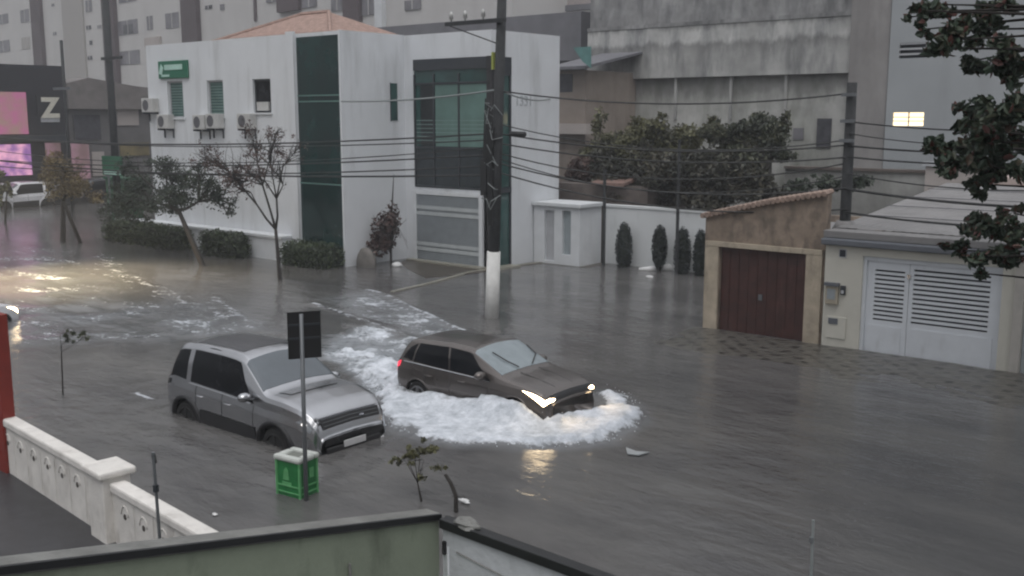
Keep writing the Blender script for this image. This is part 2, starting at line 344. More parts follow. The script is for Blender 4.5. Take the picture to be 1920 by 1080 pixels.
xs = np.concatenate([-24 - np.cumsum(0.07 * 1.045 ** np.arange(110))[::-1], np.arange(-24, -7.0, 0.055), -7 + np.cumsum(0.055 * 1.06 ** np.arange(80))])
ys = np.concatenate([np.arange(6.42, 22.0, 0.06), 22 + np.cumsum(0.07 * 1.05 ** np.arange(75))])
xs = xs[(xs > -260) & (xs < 60)]
Xg, Yg = np.meshgrid(xs, ys, indexing='ij')
df = sdist(Xg, Yg, FOAM); dw = sdist(Xg, Yg, WAKE); dh = sdist(Xg, Yg, HL)
nz = fbm(Xg, Yg, 3, 5, 2.2); nz2 = fbm(Xg, Yg, 5, 5, 6.0); nz3 = fbm(Xg * 0.6, Yg, 9, 5, 1.2)
edge = df + 0.09 * nz2 + 0.12 * nz
foam = np.clip(edge / 0.26, 0, 1) * np.clip(1.15 + 0.25 * nz2, 0, 1)
side = np.exp(-np.clip(-dh, 0, None) / 0.22) * np.clip((Xg + 14.9) / 0.5, 0, 1) * np.clip((15.2 - Yg) / 0.3, 0, 1) * np.clip((-10.6 - Xg) / 0.3, 0, 1)
foam = np.maximum(foam, np.clip(side * 2.2 + 0.15 * nz2 * side, 0, 1))
foam *= np.where(Xg < -12.6, np.clip(0.80 + 0.55 * fbm(Xg * 0.8, Yg * 1.6, 31, 4, 1.8), 0.30, 1), 1)
# water piled up against the car: highest next to the body, higher toward the front
prox = np.exp(-np.clip(-dh, 0, None) / 0.33)
along = np.clip((Xg + 15.6) / 4.6, 0, 1)
bow = np.exp(-((Xg + 10.6) / 0.9) ** 2 - ((Yg - 15.0) / 1.6) ** 2)
pile = np.where(dh > 0, 0.0, prox) * (0.22 + 0.08 * np.exp(-((Xg + 12.6) / 1.3) ** 2) + 0.13 * np.exp(-((Xg + 11.95) / 0.5) ** 2) + 0.03 * np.sin(Xg * 3.1) - 0.12 * np.exp(-((Xg + 11.0) / 0.45) ** 2)) * np.clip(foam, 0, 1)
ridge = np.clip(edge / 0.3, 0, 1) * np.clip(1.4 - edge / 0.9, 0.2, 1)
hgt = pile + 0.085 * ridge * (0.9 + 0.4 * nz + 0.14 * nz2) + 0.008 * np.clip(foam, 0, 1) * nz2 + 0.05 * bow * np.clip(foam, 0, 1)
hgt = np.where(dh > 0.12, -0.05, hgt)
wk = np.clip((dw + 0.25 + 0.25 * nz) / 0.5, 0, 1)
hgt += wk * 0.045 * (nz2 + nz)
foam = np.maximum(foam, wk * np.clip(0.36 + 0.45 * nz3 + 0.3 * nz, 0, 0.85))
df1 = sdist(Xg, Yg, fill1); w1 = np.clip((df1 + 0.3) / 0.6, 0, 1)
foam = np.maximum(foam, w1 * np.clip(0.12 + 0.24 * nz3 + 0.2 * nz2, 0, 0.5)); hgt += w1 * 0.02 * nz
for pts, wdt, amp, fa in ((crest1, 0.07, 0.06, 0.8), (crest2, 0.12, 0.05, 0.5), (crest3, 0.2, 0.05, 0.42), (crest4, 0.5, 0.05, 0.30)):
    d, t = ldist(Xg, Yg, pts); g = np.exp(-(d / wdt) ** 2)
    hgt += amp * np.exp(-(d / (wdt * 1.8)) ** 2); foam = np.maximum(foam, fa * np.clip(np.exp(-((d + 0.06 * nz2) / wdt) ** 2) * (0.75 + 0.5 * nz2), 0, 1))
# glittering choppy patch left and light streaks
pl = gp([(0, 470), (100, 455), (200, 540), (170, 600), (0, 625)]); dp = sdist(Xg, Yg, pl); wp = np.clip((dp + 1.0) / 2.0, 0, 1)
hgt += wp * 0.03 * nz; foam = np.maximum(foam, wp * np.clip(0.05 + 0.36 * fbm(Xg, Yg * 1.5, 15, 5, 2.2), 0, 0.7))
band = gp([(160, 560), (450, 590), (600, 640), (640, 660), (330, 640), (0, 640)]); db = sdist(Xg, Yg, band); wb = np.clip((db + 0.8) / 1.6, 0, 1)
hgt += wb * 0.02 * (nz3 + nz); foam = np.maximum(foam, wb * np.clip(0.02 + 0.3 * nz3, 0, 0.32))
# ring of ripples round the parked car, gentle swell elsewhere
SUVP = [(-17.3, 10.35), (-12.7, 10.35), (-12.7, 12.35), (-17.3, 12.35)]
ds = -sdist(Xg, Yg, SUVP); hgt += 0.012 * np.sin(ds * 9) * np.exp(-np.clip(ds, 0, None) / 1.1)
hgt += 0.006 * nz3 + 0.004 * nz
q = gp([(260, 757), (240, 762), (300, 760)]); dq, t = ldist(Xg, Yg, [(-18.9, 10.75), (-18.3, 10.72)]); foam = np.maximum(foam, 0.6 * np.exp(-(dq / 0.07) ** 2))
churn_glare = np.clip(0.9 * wk + 0.75 * w1 * np.clip(0.6 + 0.4 * nz3, 0, 1) + 0.55 * wb * np.clip(0.5 + 0.5 * nz3, 0, 1) + 0.7 * wp * np.clip(0.6 + 0.4 * nz, 0, 1) + 0.35 * np.clip(df / 0.3 + 1, 0, 1), 0, 1)  # aerated wake water, plus lamp glare painted in as paler water at left
far = np.clip((-Xg - 24) / 12, 0, 1) * np.clip(1 - np.abs(Yg - 14) / 9, 0, 1) * np.clip(0.35 + 0.3 * nz3, 0, 1); churn_glare = np.maximum(churn_glare, 0.6 * far)
nx, ny = Xg.shape
co = np.stack([Xg, Yg, hgt], -1).reshape(-1, 3)
ii = (np.arange(nx - 1)[:, None] * ny + np.arange(ny - 1)[None, :]).ravel()
fc = np.stack([ii, ii + ny, ii + ny + 1, ii + 1], -1)
me = bpy.data.meshes.new('water'); me.vertices.add(len(co)); me.vertices.foreach_set('co', co.ravel())
me.loops.add(fc.size); me.loops.foreach_set('vertex_index', fc.ravel().astype(np.int32))
me.polygons.add(len(fc)); me.polygons.foreach_set('loop_start', np.arange(0, fc.size, 4, dtype=np.int32))
me.update(); me.validate(); me.polygons.foreach_set('use_smooth', np.ones(len(me.polygons), bool))
fa = me.attributes.new('foam', 'FLOAT', 'POINT'); fa.data.foreach_set('value', foam.ravel().astype(np.float32))
fb_ = me.attributes.new('churn_glare', 'FLOAT', 'POINT'); fb_.data.foreach_set('value', churn_glare.ravel().astype(np.float32))
def watermat():
    m = bpy.data.materials.new('flood_water'); n, b = nodes(m); N = n.nodes; L = n.links
    tc = N.new('ShaderNodeTexCoord')
    mp = N.new('ShaderNodeMapping'); mp.inputs['Scale'].default_value = (0.55, 1.25, 1); mp.inputs['Rotation'].default_value = (0, 0, R(25)); L.new(tc.outputs['Object'], mp.inputs[0])
    mp3 = N.new('ShaderNodeMapping'); mp3.inputs['Scale'].default_value = (0.5, 1.4, 1); mp3.inputs['Rotation'].default_value = (0, 0, R(-52)); L.new(tc.outputs['Object'], mp3.inputs[0])
    def noise(vec, s, d=4, r=0.55):
        q = N.new('ShaderNodeTexNoise'); q.inputs['Scale'].default_value = s; q.inputs['Detail'].default_value = d; q.inputs['Roughness'].default_value = r; L.new(vec, q.inputs['Vector']); return q.outputs[0]
    n1 = noise(mp.outputs[0], 1.6, 5, 0.6); n2 = noise(mp3.outputs[0], 5.0, 4); n3 = noise(tc.outputs['Object'], 16, 3)
    big = noise(tc.outputs['Object'], 0.16, 3)
    bigr = N.new('ShaderNodeMapRange'); bigr.inputs[1].default_value = 0.4; bigr.inputs[2].default_value = 0.62; bigr.inputs[3].default_value = 0.16; bigr.inputs[4].default_value = 1.0; L.new(big, bigr.inputs[0])
    def bump(h, dist, prev=None, st=1.0):
        q = N.new('ShaderNodeBump'); q.inputs['Distance'].default_value = dist; q.inputs['Strength'].default_value = st; L.new(h, q.inputs['Height'])
        if prev: L.new(prev, q.inputs['Normal'])
        return q
    b1 = bump(n1, 0.065); L.new(bigr.outputs[0], b1.inputs['Strength'])
    b2 = bump(n2, 0.012, b1.outputs[0]); L.new(bigr.outputs[0], b2.inputs['Strength'])
    b3 = bump(n3, 0.004, b2.outputs[0], 0.8)
    b.inputs['Roughness'].default_value = 0.14; b.inputs['IOR'].default_value = 1.33
    # murky brown grey body colour with drifting silt
    silt = noise(mp.outputs[0], 0.5, 6, 0.65); rp = N.new('ShaderNodeValToRGB'); rp.color_ramp.elements[0].position = 0.35; rp.color_ramp.elements[1].position = 0.68
    rp.color_ramp.elements[0].color = (0.077, 0.075, 0.076, 1); rp.color_ramp.elements[1].color = (0.128, 0.124, 0.120, 1); L.new(silt, rp.inputs[0])
    ca = N.new('ShaderNodeAttribute'); ca.attribute_name = 'churn_glare'; cm = N.new('ShaderNodeMixRGB'); cm.inputs[2].default_value = (0.25, 0.27, 0.29, 1); cf_ = N.new('ShaderNodeMath'); cf_.operation = 'MULTIPLY'; cf_.inputs[1].default_value = 0.8
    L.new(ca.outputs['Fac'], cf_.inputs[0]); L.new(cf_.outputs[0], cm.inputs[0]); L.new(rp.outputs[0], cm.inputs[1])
    at = N.new('ShaderNodeAttribute'); at.attribute_name = 'foam'
    fn = noise(tc.outputs['Object'], 9, 6, 0.7); fn2 = noise(mp.outputs[0], 3.0, 5, 0.65)
    ad = N.new('ShaderNodeMath'); ad.operation = 'ADD'; L.new(fn, ad.inputs[0]); L.new(fn2, ad.inputs[1])
    sb = N.new('ShaderNodeMath'); sb.operation = 'SUBTRACT'; L.new(ad.outputs[0], sb.inputs[0]); sb.inputs[1].default_value = 1.0
    sm = N.new('ShaderNodeMath'); sm.operation = 'MULTIPLY_ADD'; L.new(sb.outputs[0], sm.inputs[0]); sm.inputs[1].default_value = 1.3; L.new(at.outputs['Fac'], sm.inputs[2])
    mr = N.new('ShaderNodeMapRange'); mr.interpolation_type = 'SMOOTHSTEP'; mr.inputs[1].default_value = 0.18; mr.inputs[2].default_value = 0.70; L.new(sm.outputs[0], mr.inputs[0])
    ga = N.new('ShaderNodeMath'); ga.operation = 'GREATER_THAN'; ga.inputs[1].default_value = 0.03; L.new(at.outputs['Fac'], ga.inputs[0])
    mu = N.new('ShaderNodeMath'); mu.operation = 'MULTIPLY'; L.new(mr.outputs[0], mu.inputs[0]); L.new(ga.outputs[0], mu.inputs[1])
    fr = N.new('ShaderNodeValToRGB'); fr.color_ramp.elements[0].position = 0.3; fr.color_ramp.elements[1].position = 0.62
    fr.color_ramp.elements[0].color = (0.27, 0.30, 0.33, 1); fr.color_ramp.elements[1].color = (0.70, 0.73, 0.78, 1)
    fnn = noise(tc.outputs['Object'], 3.2, 9, 0.78); L.new(fnn, fr.inputs[0])
    mx = N.new('ShaderNodeMixRGB'); L.new(mu.outputs[0], mx.inputs[0]); L.new(cm.outputs[0], mx.inputs[1]); L.new(fr.outputs[0], mx.inputs[2]); L.new(mx.outputs[0], b.inputs['Base Color'])
    rr = N.new('ShaderNodeMath'); rr.operation = 'MULTIPLY_ADD'; rr.inputs[1].default_value = 0.6; rr.inputs[2].default_value = 0.11; L.new(mu.outputs[0], rr.inputs[0]); L.new(rr.outputs[0], b.inputs['Roughness'])
    fb = noise(tc.outputs['Object'], 7, 5, 0.6); b4 = bump(fb, 0.025, b3.outputs[0]); L.new(mu.outputs[0], b4.inputs['Strength'])
    L.new(b4.outputs[0], b.inputs['Normal'])
    return m
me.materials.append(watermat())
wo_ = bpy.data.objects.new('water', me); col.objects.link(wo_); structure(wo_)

# spray thrown up by the bow wave: a mass of droplets and torn clots
def spray():
    mb = MB(); rng = random.Random(4)
    def drop(x, y, z, r):
        n = len(mb.v); k = [rng.uniform(0.6, 1.5) for _ in range(6)]
        mb.v.extend([(x + r * k[0], y, z), (x - r * k[1], y, z), (x, y + r * k[2], z), (x, y - r * k[3], z), (x, y, z + r * k[4]), (x, y, z - r * k[5])])
        for a in (0, 1):
            for b_ in (2, 3):
                for c in (4, 5): mb.f.append((n + a, n + b_, n + c))
    edgepts = [((-15.3, 14.05), (-14.0, 13.95)), ((-14.0, 13.95), (-12.2, 14.0)), ((-12.2, 14.0), (-11.0, 14.2)), ((-11.0, 14.2), (-10.55, 15.0)), ((-10.55, 15.0), (-10.8, 15.9))]
    for (a, b_) in edgepts:
        for _ in range(70):
            t = rng.random(); x = a[0] + (b_[0] - a[0]) * t + rng.gauss(0, 0.07); y = a[1] + (b_[1] - a[1]) * t - abs(rng.gauss(0, 0.12)) * (1 if b_[0] < -10.9 else 0.3)
            if b_[0] >= -10.9: x += abs(rng.gauss(0, 0.15))
            hh = 0.08 + 0.05 * math.sin(x * 3.1 + y * 2)
            mb_z = hh + abs(rng.gauss(0, 0.075)); drop(x, y, mb_z, rng.uniform(0.005, 0.014) * (1.3 - mb_z))
    for _ in range(160):
        p = FOAM[rng.randrange(0, 14)]; q_ = FOAM[(FOAM.index(p) + 1) % len(FOAM)]; t = rng.random()
        x = p[0] + (q_[0] - p[0]) * t + rng.gauss(0, 0.09); y = p[1] + (q_[1] - p[1]) * t + rng.gauss(0, 0.07)
        drop(x, y, 0.03 + abs(rng.gauss(0, 0.045)), rng.uniform(0.004, 0.014))
    o = mb.build('spray', mat('spray_white', (0.72, 0.75, 0.80), 0.6, var=0.05))
    tag(o, 'white spray of droplets thrown up round the dark moving hatchback', 'spray', kind='stuff')
spray()

# emergent wet pavement on the right with portuguese pattern, sloping under the water
def sheet(name, m, x0, x1, y0, y1, n1, n2, zf):
    X, Y = np.meshgrid(np.linspace(x0, x1, n1), np.linspace(y0, y1, n2), indexing='ij'); Z = zf(X, Y)
    mb = MB(); mb.v = [tuple(p) for p in np.stack([X, Y, Z], -1).reshape(-1, 3)]
    mb.f = [(i * n2 + j, (i + 1) * n2 + j, (i + 1) * n2 + j + 1, i * n2 + j + 1) for i in range(n1 - 1) for j in range(n2 - 1)]
    return mb.build(name, m, smooth=True)
def pavemat():
    m = bpy.data.materials.new('mosaic_pavement'); n, b = nodes(m); N = n.nodes; L = n.links
    tc = N.new('ShaderNodeTexCoord'); sp = N.new('ShaderNodeSeparateXYZ'); L.new(tc.outputs['Object'], sp.inputs[0])
    def mth(op, a, b_=None, c=None):
        q = N.new('ShaderNodeMath'); q.operation = op
        for i, v in enumerate((a, b_, c)):
            if v is None: continue
            if isinstance(v, (int, float)): q.inputs[i].default_value = v
            else: L.new(v, q.inputs[i])
        return q.outputs[0]
    sx = mth('SINE', mth('MULTIPLY', sp.outputs[0], 2 * math.pi / 0.56)); sy = mth('SINE', mth('MULTIPLY', sp.outputs[1], 2 * math.pi / 0.5))
    p = mth('ADD', mth('MULTIPLY', sx, sy), mth('MULTIPLY', sx, 0.25))
    no = N.new('ShaderNodeTexNoise'); no.inputs['Scale'].default_value = 7; no.inputs['Detail'].default_value = 5; L.new(tc.outputs['Object'], no.inputs['Vector'])
    f = mth('ADD', p, mth('MULTIPLY', mth('SUBTRACT', no.outputs[0], 0.5), 2.6))
    rp = N.new('ShaderNodeValToRGB'); rp.color_ramp.elements[0].position = 0.35; rp.color_ramp.elements[1].position = 0.6
    rp.color_ramp.elements[0].color = (0.095, 0.09, 0.08, 1); rp.color_ramp.elements[1].color = (0.035, 0.033, 0.031, 1)
    L.new(f, rp.inputs[0]); L.new(rp.outputs[0], b.inputs['Base Color']); b.inputs['Roughness'].default_value = 0.28
    bp = N.new('ShaderNodeBump'); bp.inputs['Distance'].default_value = 0.03; bp.inputs['Strength'].default_value = 0.7; L.new(no.outputs[0], bp.inputs['Height']); L.new(bp.outputs[0], b.inputs['Normal'])
    return m
structure(sheet('pavement', pavemat(), -13.6, 6, 18.6, 23.78, 240, 90,
      lambda X, Y: 0.058 - 0.024 * (23.78 - Y) + 0.014 * fbm(X * 0.8, Y * 2.2, 22, 5, 1.7) - 0.10 * np.clip((X + 6 - (Y - 19.5) * 3.0) / 8, -0.3, 0) * 0 - 0.03 * np.clip((21.0 - Y), 0, 3) - 0.06 * np.clip(-13.0 - X, 0, 1)))
# entrance apron of the clinic, just breaking the surface
ap = MB(); pts = [(-29.2, 28.55), (-28.5, 27.3), (-26.8, 26.3), (-25.2, 25.4), (-24.6, 27.3), (-24.35, 30.9), (-22.3, 30.95), (-22.3, 32.4), (-24.7, 32.4), (-24.85, 28.6)]
structure(ap.prism(pts, 'z', -0.36, 0.012).build('driveway_apron', mat('wet_apron', (0.055, 0.045, 0.034), 0.3, var=0.3, scale=1.5, bump=0.3)))
kb = MB()
kerb = [G(735, 548)[:2], G(770, 540)[:2], G(805, 532)[:2], G(845, 521)[:2], G(880, 511)[:2], G(925, 504)[:2], G(980, 497)[:2], G(1040, 489)[:2]]
for a, b_ in zip(kerb, kerb[1:]):
    d = Vector((b_[0] - a[0], b_[1] - a[1])).normalized(); nn = Vector((-d.y, d.x)) * 0.07
    kb.prism([(a[0] + nn.x, a[1] + nn.y), (a[0] - nn.x, a[1] - nn.y), (b_[0] - nn.x, b_[1] - nn.y), (b_[0] + nn.x, b_[1] + nn.y)], 'z', -0.3, 0.035)
structure(kb.build('kerb', M['curb']))
structure(MB().prism([(-19.5, -4), (-6.36, -4), (-6.36, 6.0), (-12.4, 6.53), (-19.5, 7.2)], 'z', -0.3, 0.06).build('parking_lot', M['tarmac']))

# ---------------------------------------------------------------- foliage
def leaves(clumps, n, size, seed, flat=0.0, surf=0.45, aspect=0.5, oval=False):
    rng = np.random.RandomState(seed); vol = np.array([c[3] * c[4] * c[5] for c in clumps]) ** 0.75; pr = vol / vol.sum()
    idx = rng.choice(len(clumps), n, p=pr); C = np.array(clumps)[idx]
    d = rng.normal(size=(n, 3)); d /= np.linalg.norm(d, axis=1)[:, None]; r = rng.uniform(surf, 1.08, n)[:, None]
    # small sub clusters give light and dark tufts with gaps
    sub = rng.normal(size=(n, 3)) * 0.0
    P = C[:, :3] + d * r * C[:, 3:6] + sub
    a = rng.normal(size=(n, 3)); a[:, 2] *= (1 - flat); a /= np.linalg.norm(a, axis=1)[:, None]
    b = rng.normal(size=(n, 3)); b[:, 2] *= (1 - flat * 0.5); b -= (b * a).sum(1)[:, None] * a; b /= np.linalg.norm(b, axis=1)[:, None]
    s = size * rng.uniform(0.6, 1.3, n)[:, None]
    if oval:
        cup = np.cross(a, b) * s * 0.22; k = aspect * 0.95
        V = np.stack([P - a * s, P - a * s * .5 + b * s * k * .75 + cup, P + a * s * .35 + b * s * k + cup, P + a * s, P + a * s * .35 - b * s * k + cup, P - a * s * .5 - b * s * k * .75 + cup], 1).reshape(-1, 3)
        mb = MB(); mb.v = [tuple(v) for v in V]; mb.f = [f for i in range(n) for f in ((6 * i, 6 * i + 1, 6 * i + 2, 6 * i + 3), (6 * i, 6 * i + 3, 6 * i + 4, 6 * i + 5))]
        t = np.repeat(np.clip(rng.beta(2, 2.4, n), 0, 1), 2); return mb, t
    V = np.stack([P - a * s, P + b * s * aspect, P + a * s, P - b * s * aspect], 1).reshape(-1, 3)
    mb = MB(); mb.v = [tuple(v) for v in V]; mb.f = [(4 * i, 4 * i + 1, 4 * i + 2, 4 * i + 3) for i in range(n)]
    t = np.clip(rng.beta(2, 2.4, n) + 0.12 * (idx % 5 - 2), 0, 1)
    return mb, t
def subclumps(cx, cy, cz, rx, ry, rz, k, frac, seed):
    rng = random.Random(seed); out = []
    for _ in range(k):
        while True:
            u = [rng.uniform(-1, 1) for _ in range(3)]
            if 0.05 < sum(q * q for q in u) < 1: break
        f = frac * rng.uniform(0.7, 1.35)
        out.append((cx + u[0] * rx, cy + u[1] * ry, cz + u[2] * rz, rx * f, ry * f, rz * f))
    return out
def tree(label, base, fork, clumps, leafm, n, lsize, seed, tr=0.12, bark='bark', name='street_tree', cat='tree', group=None, twigs=0, bend=0.0, surf=0.3, two=None):
    root = empty(name, base); tag(root, label, cat, group); rng = random.Random(seed)
    B = Vector(base); F = Vector(fork); mb = MB()
    mid = (B + F) / 2 + Vector((bend, 0, 0)); low = Vector((B.x, B.y, -0.36))
    mb.tube([low, B, mid, F], [tr * 1.15, tr, tr * 0.85, tr * 0.7], 10)
    srt = sorted(clumps, key=lambda c: c[0]); ng = 3 if len(srt) > 5 else 1; limb = {}
    for gi in range(ng):
        grp = srt[gi * len(srt) // ng:(gi + 1) * len(srt) // ng]; mean = sum((Vector(c[:3]) for c in grp), Vector()) / len(grp)
        nd_ = F.lerp(mean, 0.5 + rng.uniform(-.1, .1)) + Vector((rng.uniform(-.15, .15), rng.uniform(-.1, .1), rng.uniform(-.1, .15)))
        if ng > 1: mb.tube([F, F.lerp(nd_, .5) + Vector((rng.uniform(-.12, .12), 0, rng.uniform(-.15, .05))), nd_], [tr * 0.62, tr * 0.5, tr * 0.42], 7)
        for c in grp: limb[c] = nd_ if ng > 1 else F
    F0 = F
    for c in clumps:
        F = limb[c]; P = Vector(c[:3]); m_ = F.lerp(P, 0.5) + Vector((rng.uniform(-.2, .2), rng.uniform(-.2, .2), rng.uniform(-0.05, .25)))
        mb.tube([F, m_, P], [tr * 0.38, tr * 0.26, tr * 0.1], 6)
        for _ in range(twigs):
            d = Vector((rng.uniform(-1, 1) * c[3], rng.uniform(-1, 1) * c[4], rng.uniform(-0.6, 1) * c[5])); s = m_.lerp(P, rng.random())
            mb.tube([s, s.lerp(P + d, 0.6) + Vector((rng.uniform(-.1, .1),) * 3), P + d * 1.1], [tr * 0.22, tr * 0.12, tr * 0.05], 4)
    F = F0
    if two:
        mb.tube([Vector(two), Vector(two).lerp(F, 0.55), F], [tr * 0.8, tr * 0.7, tr * 0.6], 8)
    mb.build('trunk', M[bark], root, smooth=True)
    sub = []
    for q in clumps:
        for _ in range(7):
            d = Vector((rng.gauss(0, 1), rng.gauss(0, 1), rng.gauss(0, 1))).normalized() * rng.uniform(0.2, 1.4); f = rng.uniform(0.2, 0.6)
            sub.append((q[0] + d.x * q[3], q[1] + d.y * q[4], q[2] + d.z * q[5], q[3] * f, q[4] * f, q[5] * f))
    if name == 'garden_tree' or n > 3000: sub += list(clumps)
    lm, t = leaves(sub, n, lsize, seed, surf=surf * 0.6); lm.build('crown', M[leafm], root, tint=t)
    return root
def hedge(label, x0, x1, y0, y1, z1, seed, group, slope=0.0):
    root = empty('hedge', ((x0 + x1) / 2, (y0 + y1) / 2, 0)); tag(root, label, 'hedge', group)
    rng = random.Random(seed); cl = []; k = int((x1 - x0) / 0.35) + 1
    for i in range(k):
        x = x0 + 0.25 + (x1 - x0 - 0.5) * i / max(1, k - 1); 
        for zz in (0.25, z1 - 0.35):
            for yy in (y0 + 0.3, y1 - 0.3):
                cl.append((x + rng.uniform(-.08, .08), yy + slope * (x - x0), zz + rng.uniform(-.06, .06), 0.36, 0.34, 0.36))
    mb = MB()
    mb.prism([(x0 + .18, y0 + .2), (x1 - .18, y0 + .2 + slope * (x1 - x0)), (x1 - .18, y1 - .2 + slope * (x1 - x0)), (x0 + .18, y1 - .2)], 'z', -0.36, z1 - 0.2)
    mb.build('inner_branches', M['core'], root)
    lm, t = leaves(cl, int(len(cl) * 190), 0.06, seed, surf=0.75); lm.build('foliage', M['leafhedge'], root, tint=t)

# ---------------------------------------------------------------- white clinic building
CL = empty('clinic_building', (-33, 25.5, 0)); tag(CL, 'white two storey clinic with tall green glass strip and glazed corner', 'building')
FY = 25.5; SX = -29.35; RY = 28.6; EX = -24.9
wins = [(-40.77, -39.60, 5.48, 7.03), (-37.84, -36.70, 5.52, 7.0), (-34.72, -33.58, 5.68, 6.98)]
w = MB(); w.wall(-42.3, -31.95, -0.36, 8.6, FY, FY + 0.25, wins)
w.box(-42.3, -42.05, FY + 0.25, 38, -0.36, 8.6)
w.box(-31.95, -29.42, FY + 0.06, FY + 0.25, 8.46, 8.6); w.box(-31.95, -29.42, FY + 0.12, FY + 0.25, -0.36, 8.46)
w.box(-32.42, -31.98, FY - 0.12, FY - 0.002, -0.36, 8.68)          # fin beside the glass strip
w.box(-29.44, SX, FY - 0.10, 28.6, -0.36, 8.6)                       # tower side
w.box(SX - 0.2, SX - 0.092, 28.6, 32.3, 8.1, 8.55)
w.wall(SX, EX, -0.36, 8.58, RY, RY + 0.2, [(-28.84, EX, -0.36, 2.80), (-28.84, EX, 2.80, 7.66)])
w.box(-28.84, EX, RY, RY + 0.2, 2.72, 2.84)
w.box(EX - 0.2, EX, 29.70, 32.6, -0.36, 8.58)
w.box(EX - 0.2, EX, RY + 0.2, 29.70, 7.66, 8.58)
w.box(-42.05, -34, 37.8, 38, -0.36, 8.5); w.box(-34.2, -34, 32.6, 37.8, -0.36, 8.5); w.box(-34, EX - 0.2, 32.4, 32.6, -0.36, 8.58)
w.box(-42.04, -34.3, FY + 0.26, 37.8, 7.9, 8.05); w.box(-34.25, -29.5, FY + 0.26, 32.35, 7.9, 8.05); w.box(-29.3, EX - 0.21, 28.85, 32.4, 8.0, 8.15)
w.build('wall', M['white'], CL)
mbp = MB().box(-44.6, -32.45, FY - 0.55, FY - 0.003, -0.36, 0.86).box(-44.65, -32.42, FY - 0.62, FY - 0.003, 0.865, 0.96)
mbp.build('plinth', M['white2'], CL)
g = MB().box(-31.93, -29.45, FY + 0.0, FY + 0.1, -0.36, 8.455); gs = g.build('glass_strip', M['greenglass'], CL)
gbm = mat('pale_green_bar', (0.10, 0.19, 0.17), 0.4)
for z in (6.28, 6.06, 3.0): Bx('glazing_bar', gbm, gs, -31.93, -29.45, FY - 0.02, FY - 0.001, z, z + 0.05)
for i, (a, b_, c, d) in enumerate(wins):
    wn = Bx('window', M['blind' if i < 2 else 'glassdark'], CL, a, b_, FY + 0.15, FY + 0.2, c, d)
    MB().box(a, a + 0.06, FY + 0.1, FY + 0.148, c, d).box(b_ - 0.06, b_, FY + 0.1, FY + 0.148, c, d).box(a + .06, b_ - .06, FY + 0.1, FY + 0.148, d - 0.07, d).box(a + .06, b_ - .06, FY + 0.1, FY + 0.148, c, c + 0.06).build('frame', M['frame' if i == 2 else 'lgrey'], wn)
    Bx('sill', M['white2'], wn, a - 0.08, b_ + 0.08, FY - 0.07, FY + 0.098, c - 0.07, c - 0.002)
    if i == 2: Bx('bottom_vent', M['acw'], wn, a + 0.15, b_ - 0.25, FY + 0.05, FY + 0.14, c + 0.08, c + 0.42)
    else:
        bl = MB()
        for k in range(12): bl.box(a + 0.07, b_ - 0.07, FY + 0.13, FY + 0.148, c + 0.1 + k * 0.118, c + 0.13 + k * 0.118)
        bl.build('blind_slats', M['glass'], wn)
wn = Bx('window', M['glass'], CL, SX + 0.001, SX + 0.02, 27.85, 28.2, 5.38, 6.78)
Bx('frame', M['frame'], wn, SX + 0.02, SX + 0.03, 27.82, 27.86, 5.35, 6.8)
# glazed corner
cg = MB().box(-28.82, -25.12, RY + 0.03, RY + 0.08, 2.84, 7.64).box(EX - 0.1, EX - 0.05, RY + 0.24, 29.69, -0.3, 7.64)
cgo = cg.build('corner_glazing', M['glass'], CL)
cf = MB()
for x in (-28.80, -27.78, -26.5): cf.box(x - 0.035, x + 0.035, RY - 0.03, RY + 0.028, 2.85, 7.1)
for z in (6.72, 4.33, 2.86): cf.box(-28.83, -25.12, RY - 0.035, RY + 0.0285, z, z + 0.07)
cf.box(-28.83, -25.12, RY - 0.04, RY + 0.028, 7.25, 7.655)
cf.box(EX - 0.05, EX + 0.012, RY + 0.24, 29.70, 7.0, 7.655).box(EX - 0.049, EX + 0.012, RY + 0.24, 29.70, 2.75, 2.95).box(EX - 0.05, EX + 0.012, 29.62, 29.69, -0.3, 2.75).box(EX - 0.05, EX + 0.012, 29.62, 29.69, 2.95, 7.0)
cf.build('mullions', M['frame'], cgo)
MB().box(-25.12, EX + 0.01, RY - 0.03, RY + 0.24, -0.36, 7.67).build('corner_column', M['black'], CL)
bl = MB().box(-28.7, -25.2, RY + 0.5, RY + 0.6, 5.45, 5.5)
for k in range(5): bl.box(-28.7, -25.2, RY + 0.5, RY + 0.53, 4.5 + k * 0.2, 4.53 + k * 0.2)
# dark base panel and blinds behind the glass read as bands on it
Bx('spandrel_panel', mat('spandrel', (0.022, 0.03, 0.034), 0.2, var=0.3), CL, -28.74, -25.14, RY + 0.0, RY + 0.029, 2.95, 4.30)
Bx('roller_blind', mat('pale_green_blind', (0.10, 0.18, 0.16), 0.5, var=0.2, scale=1), CL, -27.72, -25.16, RY + 0.005, RY + 0.029, 4.42, 6.70)
Bx('dark_room_opening', mat('dark_room', (0.008, 0.012, 0.014), 0.3), CL, -28.5, -27.83, RY + 0.005, RY + 0.029, 4.42, 6.70)
hb = MB()
for k in range(6): hb.box(-28.72, -25.16, RY - 0.001, RY + 0.0045, 4.62 + k * 0.15, 4.645 + k * 0.15)
hb.build('railing_bars', mat('pale_rail', (0.18, 0.27, 0.25), 0.4), CL)
